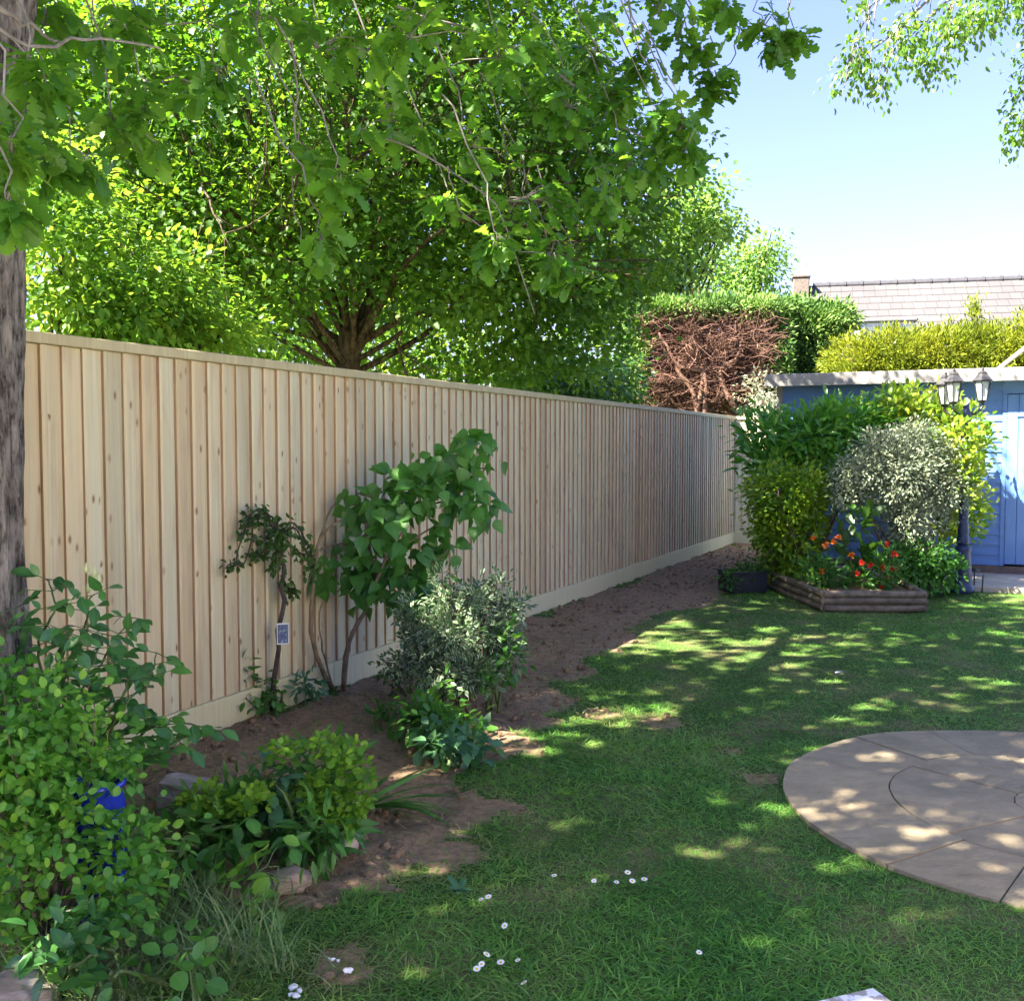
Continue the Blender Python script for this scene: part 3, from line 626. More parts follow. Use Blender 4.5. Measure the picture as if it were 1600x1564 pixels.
for lp in limbs:
    q = smooth_path(lp, 14, .03); mb.tube(q, np.linspace(.13, .03, 14), 8, rough=.1)
    for k in range(9):
        s = q[R.integers(4, 14)]; d = Vector((R.normal(), R.normal(), R.normal() * .4)).normalized(); e = Vector(s) + d * R.uniform(.7, 1.6)
        mb.tube(smooth_path([s, Vector(s).lerp(e, .5) + Vector((0, 0, .12)), e], 6, .02), np.linspace(.03, .006, 6), 5)
mb.build('limbs', M['bark'], t, smooth=True)
oak_edge = edge_fn([(-60, 1010), (0, 1000), (60, 985), (130, 950), (200, 960), (300, 1000), (420, 950), (480, 800), (500, 0)])
over = [(-2.8, 3.0, 6.4, 2.6, 3.0, 2.0, 1), (-.9, 4.6, 6.6, 1.7, 2.6, 1.3, 1.1), (-5.0, 2.4, 5.4, 2.0, 2.3, 2.0, 1), (-1.6, 6.4, 6.3, 1.9, 1.8, 1.3, 1), (-3.6, .6, 6.2, 2.6, 1.8, 1.7, 1), (-1.2, 1.4, 6.8, 2.0, 1.9, 1.2, 1), (-1.0, 7.5, 5.8, 1.4, 1.2, 1.0, 1.1), (-2.3, 7.2, 5.5, 1.6, 1.3, .8, 1.3), (-3.4, 5.1, 5.2, 1.1, 1.0, .8, 1.1), (-4.2, 1.0, 5.6, 1.6, 1.4, 1.4, 1.1), (-6.4, 1.6, 5.2, 1.8, 2.4, 1.8, .8)]
pos, ax, nm, cc = whorls(over, 7300, 8, 1.7, .3, oak_edge)
leaves('crown', OAK2, pos, ax, nm, R.uniform(.095, .14, len(pos)), M['oak_leaf'], t)
o1 = [np.zeros((0, 3))] * 3; s1 = np.zeros(0)
spr = [(70, 40, 110, 50, 4.0), (50, 110, 70, 40, 3.3), (60, 190, 70, 50, 3.4), (150, 60, 90, 50, 4.2), (260, 40, 120, 40, 4.5), (240, 130, 90, 40, 4.4), (400, 30, 130, 40, 4.7), (180, 200, 70, 35, 4.0), (120, 255, 60, 25, 3.8), (225, 175, 60, 30, 4.1), (340, 110, 80, 40, 4.8),
       (500, 80, 110, 60, 5.0), (640, 60, 130, 70, 5.2), (530, 290, 50, 42, 4.5), (500, 385, 42, 24, 4.5), (475, 250, 45, 25, 4.7), (610, 190, 90, 50, 5.3), (780, 90, 130, 80, 5.8), (890, 170, 100, 70, 6.0), (820, 310, 110, 55, 6.0), (740, 230, 80, 50, 5.6),
       (940, 320, 80, 50, 6.4), (1030, 235, 55, 38, 5.8), (985, 270, 60, 40, 5.9), (900, 430, 80, 40, 6.4), (1130, 25, 75, 28, 6.0), (1060, 60, 45, 40, 6.0), (1120, 125, 14, 22, 6.0), (1195, 40, 30, 38, 6.0), (1215, 75, 36, 22, 6.0), (1030, 20, 60, 40, 6.0), (10, 320, 12, 30, 3.0), (20, 245, 25, 30, 3.1), (778, 385, 20, 16, 5.0), (860, 400, 50, 40, 6.2), (700, 320, 40, 30, 5.6), (930, 90, 70, 60, 6.1), (960, 160, 22, 30, 6.0), (1060, 205, 32, 26, 5.6), (1080, 245, 22, 24, 5.6), (1035, 175, 22, 18, 5.6), (1000, 90, 40, 50, 6.0), (1090, 90, 30, 26, 6.0), (1115, 150, 14, 14, 6.0), (1240, 60, 22, 18, 6.0)]
vb = [B(a, b, c, d, e, c * e / 1600 * .8) for a, b, c, d, e in spr]
cnt = [max(2, int(b[3] * b[5] * 85)) for b in vb]
tw = MB()
for b, c in zip(vb, cnt):
    p_, a_, n_, cl = whorls([b], int(c * 1.5) + 2, 8, 1.7, .35)
    o1[0] = np.concatenate([o1[0], p_]); o1[1] = np.concatenate([o1[1], a_]); o1[2] = np.concatenate([o1[2], n_]); s1 = np.concatenate([s1, R.uniform(.085, .13, len(p_))])
    cen = Vector(b[:3]); top = cen + Vector((-.25 - .05 * R.random(), .1, .75))
    tw.tube(smooth_path([top, cen.lerp(top, .4) + Vector((.06, 0, -.05)), cen], 8, .02), np.linspace(.005, .0025, 8), 5)
    for q in cl[:10]: tw.tube([cen, Vector(q).lerp(cen, .4) + Vector((0, 0, .03)), q], np.array([.004, .003, .0018]), 4)
leaves('hanging_sprays', OAK, o1[0], o1[1], o1[2], s1, M['oak_leaf'], t)
for pth, Y, r in [([(-20, 30), (60, 75), (140, 60), (250, 76)], 3.4, .008), ([(-20, 0), (40, 40), (90, 65)], 3.3, .01), ([(455, 60), (462, 180), (458, 290), (470, 375)], 4.6, .005), ([(560, 200), (690, 255), (780, 330), (835, 490)], 5.2, .006), ([(700, 260), (720, 330), (800, 385), (860, 400)], 5.2, .004), ([(1150, -10), (1150, 40), (1147, 90), (1115, 130)], 6.0, .006), ([(1235, -10), (1228, 40), (1215, 75)], 6.0, .005), ([(620, 10), (760, 60), (880, 120), (960, 190), (1040, 230)], 5.8, .009)]:
    tw.tube(smooth_path([at(a, b, Y + .12 * i) for i, (a, b) in enumerate(pth)], 12, .008), np.linspace(r, r * .45, 12), 5)
tw.build('twigs', M['twig_grey'], t)

# -- field maple beyond the fence
tb = at(548, 590, 10.4); t = thing('maple_tree', 'spreading tree with fanned branches just beyond the long fence', 'tree', (tb.x, tb.y, 0))
mb = MB(); mb.tube(smooth_path([(tb.x, tb.y, -.1), (tb.x + .02, tb.y, 1.2), (tb.x - .02, tb.y, 2.2), (tb.x, tb.y, 2.7)], 14, .01), np.array([.19, .135, .12, .115, .13]), 14, rough=.1); mb.build('trunk', M['bark_maple'], t, smooth=True)
mb = MB(); dirs = []
for k in range(15):
    a = 2 * math.pi * k / 15 + R.uniform(-.2, .2); e = R.uniform(.35, 1.25); dirs.append(((math.cos(a), math.sin(a) * .9, e), R.uniform(.75, 1.15)))
dirs += [((-.75, -.2, .9), 1.1), ((.55, -.15, 1.3), 1.1), ((-.05, -.1, 1.6), 1.2), ((1, -.3, .5), .75), ((.9, -.1, .3), .7), ((.4, -.4, 1.0), 1.0), ((-.4, -.4, 1.0), 1.0), ((-1, -.1, .35), 1.0)]
limb_tree(mb, Vector((tb.x, tb.y, 2.42)), dirs, 2.9, .044, 2, 9, .12, .35, 5, 1.2); mb.build('branches', M['bark_maple'], t, smooth=True)
mp_edge = edge_fn([(-60, 985), (0, 965), (80, 950), (150, 985), (215, 1060), (260, 1085), (310, 1060), (400, 1030), (470, 985), (560, 960), (640, 940)])
mblobs = [(-1.6, 10.6, 5.3, 3.1, 2.6, 2.0, 1.0), (.8, 10.9, 4.35, 1.6, 1.6, 1.25, 1.15), (.5, 10.2, 3.1, 1.6, 1.2, .75, .9), (-3.9, 10.3, 4.4, 1.5, 1.6, 1.3, 1), (-2.7, 9.7, 3.5, 1.2, .9, .6, .8), (-.9, 10.6, 6.8, 2.3, 2.2, 1.0, .9), (0, 10.8, 2.45, 1.4, .9, .4, .7), (-2.9, 10.6, 2.5, 1.0, .8, .4, .5), (-4.9, 10.8, 6.2, 1.8, 1.6, 1.6, .8), (-1.5, 11.6, 3.4, 2.6, .8, .7, .7), (-1.4, 9.3, 3.7, 1.7, .45, .8, .9), (-.4, 9.4, 3.0, 1.2, .4, .5, .8), (-2.4, 9.4, 2.9, .9, .4, .4, .6)]
pos, ax, nm, _ = cloud(mblobs, 6800, 13, .15, 2.4, .25, 1.1, .5, .5, mp_edge)
leaves('crown', MAPLE, pos, ax, nm, R.uniform(.052, .085, len(pos)), M['maple_leaf'], t)

def bg_tree(name, label, blobs, ncl, per, cr, T, size, mat, trunk=None, bk=None, cat='tree', cull=None, group=None, p=2.4, droop=.25, stems=None):
    b0 = np.array(blobs)[:, :3].mean(0); base = trunk if trunk else (b0[0], b0[1])
    t = thing(name, label, cat, (base[0], base[1], 0), 0, group)
    zt = min(b[2] - b[5] * .3 for b in blobs); mb = MB(); r = .05 + .02 * zt
    if stems:
        for s in range(stems):
            bl = blobs[s % len(blobs)]; a = R.normal(size=2) * .12
            mb.tube(smooth_path([(base[0] + a[0], base[1] + a[1], -.05), (base[0] * .6 + bl[0] * .4 + a[0], base[1] * .6 + bl[1] * .4 + a[1], zt * .6), (bl[0] + R.normal() * bl[3] * .3, bl[1] + R.normal() * bl[4] * .3, bl[2] + bl[5] * .5)], 10, .02), np.linspace(.03, .008, 10), 6)
        mb.build('stems', bk or M['bark_maple'], t, smooth=True)
    else:
        mb.tube(smooth_path([(base[0], base[1], -.1), (base[0], base[1], zt * .5), (base[0], base[1], zt)], 8, .02), np.linspace(r, r * .7, 8), 10, rough=.1)
        for bl in blobs:
            for k in range(5):
                e = Vector(bl[:3]) + Vector(R.normal(size=3)) * .5 * bl[3]; s = Vector((base[0], base[1], zt * R.uniform(.6, 1)))
                mb.tube(smooth_path([s, s.lerp(e, .5) + Vector(R.normal(size=3)) * .15, e], 8, .02), np.linspace(r * .4, .01, 8), 6)
        mb.build('trunk', bk or M['bark_maple'], t, smooth=True)
    pos, ax, nm, _ = cloud(blobs, ncl, per, cr, p, droop, 1.0, .6, .6, cull)
    pos, ax, nm = above(pos, ax, nm, .02)
    leaves('crown' if cat == 'tree' else 'foliage', T, pos, ax, nm, size * R.uniform(.75, 1.2, len(pos)), mat, t); return t
bg_tree('shrub', 'tall yellow-green shrub rising behind the fence beside the oak trunk', [B(110, 430, 80, 120, 6.4, .6), B(80, 300, 70, 80, 6.8, .6), B(190, 500, 90, 60, 6.6, .6)], 560, 12, .12, OVAL, .058, M['bright_leaf'], cat='shrub', stems=9)
bg_tree('shrub', 'light leafy shrub with pale tips behind the fence left of the maple trunk', [B(270, 450, 70, 70, 7.0, .6), B(330, 530, 90, 45, 7.2, .5), B(230, 530, 70, 50, 6.9, .5)], 420, 11, .11, OVAL, .055, M['bright_leaf'], cat='shrub', stems=9)
bg_tree('broadleaf_tree', 'sunlit yellow-green tree glimpsed behind the branches of the maple', [B(520, 520, 260, 110, 15.5, 1.5), B(320, 380, 220, 150, 16, 1.5), B(760, 560, 160, 80, 15, 1.2)], 900, 12, .25, MAPLE, .10, M['bright_leaf'])
bg_tree('broadleaf_tree', 'tall mid-green tree filling the gaps behind the crown of the maple', [B(300, 200, 260, 200, 24, 2.2), B(620, 150, 260, 180, 24, 2.2), B(480, 420, 300, 130, 24, 2.0), B(830, 330, 130, 160, 24.5, 1.6), B(860, 120, 110, 120, 24.5, 1.4)], 1500, 12, .42, MAPLE, .19, M['maple_leaf'])
bg_tree('broadleaf_tree', 'light green tree between the maple and the cut hedge', [B(1060, 370, 62, 85, 28, 1.5), B(1000, 440, 75, 80, 28, 1.5), B(1105, 300, 28, 26, 28, .6), B(1120, 350, 25, 20, 28, .6), B(930, 480, 70, 60, 28, 1.2)], 760, 12, .30, MAPLE, .15, M['far_leaf'], p=2.0)
bg_tree('broadleaf_tree', 'pale green airy tree far off left of the house chimney', [B(1185, 415, 42, 52, 40, 1.4), B(1125, 425, 45, 65, 41, 1.4), B(1205, 385, 22, 20, 40, .8), B(1165, 455, 60, 30, 40, 1.2)], 380, 12, .36, SMALL, .20, M['far_leaf'], p=1.8)
bg_tree('shrub', 'low dark glossy shrub behind the fence left of the cut hedge', [B(900, 600, 85, 60, 13.6, .8), B(840, 590, 60, 45, 13.2, .7), B(960, 600, 40, 60, 14.5, .5)], 420, 12, .15, OVAL, .085, M['dark_leaf'], cat='shrub', stems=8)
bg_tree('shrub', 'pale dusty green bush between the cut hedge and the shed', [B(1190, 615, 26, 40, 17.2, .4), B(1200, 660, 30, 40, 17, .4)], 130, 11, .10, SMALL, .06, M['silver_leaf'], cat='shrub', stems=5)

# -- birch: stands out of frame to the right, its drooping ends hang into the top right corner
t = thing('birch_tree', 'birch with fine drooping leaf sprays hanging into the sky at top right', 'tree', (7.2, 8.2, 0))
mb = MB(); mb.tube(smooth_path([(7.2, 8.2, -.1), (7.15, 8.2, 3), (7.0, 8.1, 7), (6.9, 8.0, 9.5)], 14, .02), np.linspace(.17, .05, 14), 12, rough=.06); mb.build('trunk', M['bark_birch'], t, smooth=True)
mb = MB(); bl = [B(1335, 100, 24, 42, 7.4, .2), B(1375, 120, 22, 38, 7.4, .2), B(1310, 130, 12, 18, 7.4, .1), B(1420, 60, 45, 35, 7.4, .3), B(1455, 95, 26, 34, 7.4, .2), B(1500, 40, 50, 40, 7.4, .3), B(1545, 20, 30, 30, 7.4, .2), B(1345, 20, 8, 25, 7.4, .1), B(1590, 205, 24, 34, 7.4, .2), B(1600, 10, 22, 25, 7.4, .2), B(1650, 120, 60, 90, 7.4, .4), B(1560, -90, 160, 90, 7.6, .6), B(1700, -60, 120, 140, 7.8, .8), B(1390, -40, 60, 30, 7.5, .3)]
for s, e in [((7.0, 8.1, 6.6), bl[0]), ((7.0, 8.1, 6.9), bl[3]), ((7.05, 8.1, 6.2), bl[8]), ((7.0, 8.1, 7.2), bl[7])]:
    s = Vector(s); e = Vector(e[:3]); mb.tube(smooth_path([s, s.lerp(e, .5) + Vector((0, 0, .55)), e], 12, .02), np.linspace(.04, .005, 12), 6)
for b in bl:
    for k in range(4): e = Vector(b[:3]) + Vector(R.normal(size=3)) * b[3] * .5; s = Vector(b[:3]) + Vector((.15, 0, b[5] + .25)); mb.tube(smooth_path([s, s.lerp(e, .4), e - Vector((0, 0, b[5] * .6))], 6, .01), np.linspace(.005, .0015, 6), 4)
mb.build('branches', M['twig_grey'], t)
pos = []; ax = []; nm = []
for b in bl:
    p_, a_, n_, _ = cloud([b], max(5, int(b[3] * b[5] * 1050 if b[0] < 4.6 else b[3] * b[5] * 300)), 9, .05, 1.3, .9, .5, .3, 1.2); pos.append(p_); ax.append(a_); nm.append(n_)
leaves('crown', OVAL, np.concatenate(pos), np.concatenate(ax), np.concatenate(nm), R.uniform(.035, .055, sum(map(len, pos))), M['birch_leaf'], t)

# ------------------------------------------------------------------ hedges
HY = 19.0
t = thing('conifer_hedge', 'tall conifer hedge cut back to bare brown branches with green top', 'hedge', (at(1100, 700, HY).x, HY, 0))
def px_y(px): return HY
mb = MB(); mt = MB()
roots = [(1092, 700), (1112, 700), (1050, 700), (1150, 705), (1135, 700), (1165, 700), (1010, 700), (1080, 705)]
for k in range(170):
    rx, ry = roots[k % len(roots)]; ex = R.uniform(1000, 1205); ey = R.uniform(490, 640) if k % 3 else R.uniform(490, 540)
    Yb = HY + R.uniform(.1, .6); s = at(rx + R.normal() * 6, ry - R.uniform(0, 70), Yb); e = at(ex, ey, HY + R.uniform(-.25, .25)); mid = s.lerp(e, .45) + Vector((R.normal() * .16, R.normal() * .1, R.normal() * .14)); m2 = s.lerp(e, .75) + Vector((R.normal() * .12, R.normal() * .1, R.normal() * .12))
    q = smooth_path([s, mid, m2, e], 12, .02); r = R.uniform(.014, .036) if k < 50 else R.uniform(.008, .018); mb.tube(q, np.linspace(r, .007, 12), 6)
    for j in range(26):
        a = q[R.integers(4, 12)]; d = Vector((R.normal() * .9 + (.5 if ex > rx else -.5), -abs(R.normal()) * .5, R.normal() * .4 + .25)).normalized(); e2 = Vector(a) + d * R.uniform(.15, .5)
        mt.tube([a, Vector(a).lerp(e2, .5) + Vector(R.normal(size=3)) * .03, e2], np.array([.007, .005, .003]), 4)
for sx_, ctrl in [(1093, [(1093, 690), (1090, 640), (1098, 585), (1060, 572), (1045, 545)]), (1093, [(1096, 690), (1102, 620), (1100, 580), (1075, 570)]), (1125, [(1150, 640), (1130, 600), (1128, 575), (1150, 560), (1160, 530)]), (1092, [(1092, 690), (1085, 620), (1060, 580), (1050, 555), (1030, 520)])]:
    mb.tube(smooth_path([at(a, b, HY - .15) for a, b in ctrl], 16, .01), np.linspace(.06, .02, 16), 7)
mb.build('branches', M['bark_red'], t, smooth=True); mt.build('dead_twigs', M['twig_red'], t)
# dead needles left inside the cut face
pos, ax, nm, _ = cloud([B(1100, 560, 105, 80, HY + 1.0, .5), B(1060, 620, 80, 60, HY + 1.0, .4), B(1150, 620, 60, 60, HY + .95, .4)], 1500, 14, .14, 2.2, .1, .3, .6, 1.0)
leaves('dead_foliage', FEATHER, pos, ax, nm, R.uniform(.08, .17, len(pos)), leafmat('dead conifer spray', [(.045, .02, .014), (.085, .04, .026), (.13, .07, .045)], [(.05, .025, .015), (.08, .04, .02)], .12, .8, .1, 2), t)
hb = [B(1095, 485, 100, 11, HY + .5, .6, 1.5), B(992, 560, 8, 80, HY + .4, .5, 1.2), B(1219, 560, 8, 75, HY + .3, .4, 1.0), B(1255, 520, 55, 45, HY + 1.2, .8, 1.1), B(1245, 590, 50, 60, HY + 1.2, .8, 1.0), B(1300, 500, 32, 18, HY + 1.0, .5, 1.0), B(1210, 482, 40, 10, HY + .9, .5, 1.2), B(1030, 490, 35, 12, HY + .4, .5, 1.2), B(1180, 487, 35, 11, HY + .4, .5, 1.2)]
pos, ax, nm, _ = cloud(hb, 4600, 14, .085, 3.0, -.15, .4, 1.0, .8)
leaves('foliage', FEATHER, pos, ax, nm, R.uniform(.07, .14, len(pos)), M['conifer'], t)

t = thing('golden_hedge', 'clipped golden conifer hedge behind the shed roof', 'hedge', (at(1450, 700, 17).x, 17, 0))
hb = [B(1340, 568, 52, 42, 17.6, .7), B(1400, 560, 70, 42, 17.3, .7), B(1480, 553, 75, 42, 17.0, .7), B(1560, 549, 75, 42, 16.7, .7), B(1640, 547, 75, 42, 16.4, .7), B(1420, 600, 130, 45, 17.2, .6), B(1580, 600, 110, 45, 16.6, .6)]
pos, ax, nm, _ = cloud(hb, 4200, 14, .06, 4.5, -.35, .3, 1.2, .8)
p2, a2, n2, _ = cloud([B(1521, 485, 4, 26, 17.0, .06), B(1528, 495, 5, 14, 17.0, .06), B(1598, 498, 5, 10, 16.7, .06)], 50, 9, .05, 2, -.9, .3, .3, 1.6)
pos, ax, nm = np.concatenate([pos, p2]), np.concatenate([ax, a2]), np.concatenate([nm, n2])
leaves('foliage', FEATHER, pos, ax, nm, R.uniform(.05, .10, len(pos)), M['gold_conifer'], t)
mb = MB()
for k in range(14): x = at(1320 + k * 26, 700, 17.2); mb.tube(smooth_path([(x.x, x.y + R.normal() * .15, 0), (x.x + R.normal() * .1, x.y, 1.6), (x.x + R.normal() * .2, x.y, 3.0)], 8, .03), np.linspace(.05, .015, 8), 6)
mb.build('stems', M['stem_brown'], t)
# leaning rail that shows over the shed roof
mb = MB(); a, b = at(1560, 577, 15.4), at(1606, 541, 15.2); dd = (b - a).normalized(); mb.tube([a - dd * 2.2, b + dd * .5], .035, 8); c_ = a.lerp(b, .82); mb.tube([c_, at(1612, 560, 15.3)], .02, 6)
o = mb.build('wooden_prop', simple('weathered pole', (.42, .36, .28), (.28, .23, .18), 12, .85)); tag(o, 'weathered wooden pole leaning above the shed roof at the right edge', 'pole')

# ------------------------------------------------------------------ island bed by the shed
def rnd_log(mb, a, b, r):
    mb.tube(smooth_path([a, a.lerp(b, .5) + Vector((0, 0, R.normal() * .003)), b], 9, .002), r, 12, rough=.05)
P0, P1, P2, P3 = G(1187, 912), G(1287, 955), G(1445, 955), G(1450, 925)
P3 = P2 + Vector((.12, 1.0, 0)); P1 = Vector((P1.x, P1.y, 0))
m_log = simple('weathered log', (.20, .155, .105), (.075, .058, .04), 5, .85, (3, 3, 3), .4)
t = thing('planter_bed', 'low raised bed edged with stacked round logs in front of the shed', 'planter', (P1.x, P1.y, 0))
for i, (a, b) in enumerate(((P0, P1), (P1, P2), (P2, P3))):
    for k in range(3):
        mb = MB(); z = .032 + k * .062; rnd_log(mb, a + Vector((0, 0, z)), b + Vector((0, 0, z)), .033); mb.build('log_rail', m_log, t, smooth=False)
mb = MB(); poly = [P0, P1, P2, P3, P3 + Vector((-.4, .5, 0)), P0 + Vector((.5, 1.1, 0))]; n_ = len(poly)
mb.add([(p.x, p.y + .02, .13) for p in poly] + [(p.x, p.y + .02, 0) for p in poly], [tuple(range(n_))] + [(i, n_ + i, n_ + (i + 1) % n_, (i + 1) % n_) for i in range(n_)]); mb.build('bed_soil', M['soil'], t)

tb0 = G(1160, 923); t = thing('planting_tub', 'black rectangular tub at the left end of the log bed', 'planter', (tb0.x, tb0.y, 0), .25)
mb = MB(); w, d, h = .20, .17, .20
for lo, hi in (((-w, -d, 0), (w, -d + .02, h)), ((-w, d - .02, 0), (w, d, h)), ((-w, -d + .0205, 0), (-w + .02, d - .0205, h)), ((w - .02, -d + .0205, 0), (w, d - .0205, h))): mb.box(lo, hi, bev=.004)
mb.box((-w + .021, -d + .021, .005), (w - .021, d - .021, .16)); mb.build('body', simple('black tub', (.018, .02, .026), (.012, .013, .016), 6, .5), t, world=False)
mb = MB(); mb.box((-w - .012, -d - .012, h + .001), (w + .012, -d + .022, h + .02), bev=.004); mb.box((-w - .012, d - .022, h + .001), (w + .012, d + .012, h + .02), bev=.004); mb.build('rim', simple('black rim', (.02, .022, .028), (.015, .016, .02), 6, .45), t, world=False)
def plant(name, label, cat, blobs, ncl, per, cr, T, size, mat, base=None, stems=6, sm='stem_brown', p=2.4, droop=.2, up=1.0, out=.7, flat=.8, r=.012, group=None, foliage='foliage', zmin=.012, jit=.6):
    b0 = np.array(blobs)[:, :3].mean(0); base = Vector(base) if base is not None else Vector((b0[0], b0[1], 0))
    t = thing(name, label, cat, (base.x, base.y, base.z), 0, group); mb = MB()
    for k in range(stems):
        bl = blobs[k % len(blobs)]; e = Vector(bl[:3]) + Vector((R.normal() * bl[3], R.normal() * bl[4], R.normal() * bl[5])) * .45; s = base + Vector((R.normal() * .04, R.normal() * .04, 0))
        mb.tube(smooth_path([s, s.lerp(e, .5) + Vector((R.normal() * .04, R.normal() * .04, .04)), e], 8, .006), np.linspace(r, r * .3, 8), 5)
    if stems: mb.build('stems', M[sm], t, smooth=True)
    pos, ax, nm, cl = cloud(blobs, ncl, per, cr, p, droop, up, out, flat, None, jit); pos, ax, nm = above(pos, ax, nm, zmin)
    leaves(foliage, T, pos, ax, nm, size * R.uniform(.7, 1.2, len(pos)), mat, t); return t, cl
plant('laurel_bush', 'glossy green laurel bush between the fence corner and the shed', 'bush', [B(1200, 680, 42, 28, 11.6, .4), B(1265, 680, 62, 40, 11.6, .5), B(1330, 665, 55, 36, 11.6, .5), B(1210, 730, 45, 40, 11.5, .4), B(1290, 740, 60, 45, 11.7, .5), B(1380, 700, 50, 50, 11.8, .5)], 520, 9, .10, LANCE, .135, M['laurel_leaf'], G(1270, 900), 9, out=.7, droop=-.35, up=.7, r=.02)
plant('laurel_bush', 'tall yellow-tipped laurel bush rising beside the lamp post', 'bush', [B(1400, 640, 36, 34, 11.4, .35), B(1450, 650, 45, 38, 11.4, .4), B(1495, 680, 38, 45, 11.4, .4), B(1508, 740, 18, 66, 11.3, .25), B(1440, 720, 70, 60, 11.6, .5), B(1500, 800, 28, 40, 11.4, .3), B(1500, 690, 30, 40, 10.5, .1), B(1505, 745, 18, 32, 10.5, .1)], 760, 9, .075, OVAL, .080, M['gold_leaf'], G(1450, 900), 9, out=.7, droop=-.35, up=.7, r=.02)
plant('privet_bush', 'clipped yellow-green bush at the left end of the log bed', 'bush', [B(1232, 775, 62, 50, 10.8, .42), B(1230, 830, 52, 50, 10.8, .38), B(1225, 880, 32, 24, 10.8, .25)], 620, 10, .06, OVAL, .06, M['privet_leaf'], G(1230, 920), 8, out=.8, droop=-.2, r=.02, p=3.2)
sb, _ = plant('silver_bush', 'silvery cream-edged bush standing over the red flowers', 'bush', [B(1400, 735, 66, 52, 10.5, .42), B(1335, 740, 32, 34, 10.5, .25), B(1320, 775, 20, 18, 10.45, .14), B(1470, 755, 50, 52, 10.6, .36), B(1420, 812, 48, 44, 10.5, .32), B(1425, 860, 34, 28, 10.5, .22), B(1425, 685, 40, 26, 10.5, .25), B(1375, 690, 24, 16, 10.5, .15), B(1475, 705, 26, 20, 10.5, .16), B(1360, 790, 26, 20, 10.45, .14)], 2000, 10, .05, SMALL, .040, M['silver_leaf'], G(1418, 925), 7, out=.9, droop=.0, r=.024, p=2.0)
t_tub = plant('trailing_plant', 'green plant spilling over the rim of the black tub', 'plant', [B(1158, 893, 26, 9, 10.72, .12), B(1180, 885, 16, 10, 10.8, .1), B(1140, 905, 8, 10, 10.5, .05)], 40, 7, .04, OVAL, .055, M['weed_leaf'], (tb0.x, tb0.y, .19), 5, sm='stem_green')
plant('low_shrub', 'dark leafy shrub at the foot of the silvery bush beside the lamp post', 'bush', [B(1440, 880, 46, 34, 10.3, .3), B(1478, 895, 24, 22, 10.3, .2)], 170, 9, .06, OVAL, .065, M['weed_leaf'], G(1445, 930), 6, sm='stem_green')
t, cl = plant('leafy_plant', 'tall broad-leaved plant in the middle of the log bed', 'plant', [B(1335, 835, 22, 35, 10.2, .12), B(1340, 880, 20, 22, 10.2, .12)], 14, 4, .05, OVAL, .17, M['dark_leaf'], G(1336, 935), 3, sm='stem_green', droop=-.3)
m_red = simple('red petals', (.72, .07, .015), (.55, .03, .01), 40, .6); m_org = simple('orange petals', (.80, .26, .02), (.70, .14, .015), 40, .6)
PETAL = strip([(0, .12), (.5, .45), (1, .25)], .2, -.2)
def wallflower(label, spots, flowers, mat, Y):
    t, cl = plant('wallflower', label, 'flowers', [B(a, b, c, d, Y, .14) for a, b, c, d in spots], 70, 9, .045, LANCE, .075, M['weed_leaf'], G(spots[0][0], 938), 8, sm='stem_green', droop=-.5, r=.006)
    for fx, fy, fr in flowers:
        c = at(fx, fy, Y - .08); n = 16; q = np.clip(R.normal(size=(n, 3)), -1, 1) * fr * .20
        leaves('flower_head', PETAL, np.array(c)[None] + q, q + R.normal(size=q.shape) * .02 + np.array([0, -.01, .012]), np.array([0, -.6, 1]) + R.normal(size=q.shape) * .4, R.uniform(.027, .037, n), mat, t)
wallflower('wallflower with bright red blooms at the front of the log bed', [(1370, 905, 38, 30), (1385, 880, 28, 30)], [(1384, 853, .05), (1398, 866, .035), (1380, 888, .05), (1345, 880, .035), (1338, 897, .03), (1388, 902, .03), (1378, 917, .028), (1360, 884, .035), (1396, 890, .03)], m_red, 9.95)
wallflower('wallflower with orange blooms at the left of the red one', [(1275, 895, 28, 32), (1300, 905, 24, 24)], [(1272, 842, .03), (1290, 852, .045), (1302, 848, .035), (1330, 868, .03), (1310, 840, .022), (1284, 893, .02)], m_org, 10.0)

# lamp post with three lanterns
lb = G(1503, 925); lb = Vector((lb.x, lb.y, 0)); t = thing('lamp_post', 'ornate blue lamp post with three old lanterns beside the shed door', 'lamp post', lb)
m_post = simple('navy post paint', (.035, .05, .13), (.02, .03, .085), 8, .45); m_lan = simple('dark lantern metal', (.075, .072, .075), (.04, .04, .042), 20, .45, metal=.5)
def glassmat():
    m, nt, b, o = newmat('lantern glass'); b.inputs['Base Color'].default_value = (.85, .88, .88, 1); b.inputs['Roughness'].default_value = .15; b.inputs['Alpha'].default_value = .45; return m
m_glass = glassmat()
Z = lambda y: at(1503, y, lb.y).z
mb = MB(); mb.lathe([(.115, 0), (.12, .02), (.115, .06), (.10, .075), (.092, .10), (.095, .14), (.085, .30), (.075, .42), (.082, .44), (.082, .47), (.06, .49)], 28, lb); mb.build('base', m_post, t, smooth=True)
mb = MB(); mb.lathe([(.052, .49), (.062, .52), (.062, .56), (.05, .60), (.058, .64), (.048, .70), (.042, 1.0), (.036, Z(650) - .02), (.05, Z(650)), (.05, Z(645)), (.03, Z(638)), (.03, Z(630))], 24, lb); mb.build('pole', m_post, t, smooth=True)
lan = [(1491, 575, -.0, -.06), (1536, 573, 0, -.02), (1478, 580, 0, .12)]
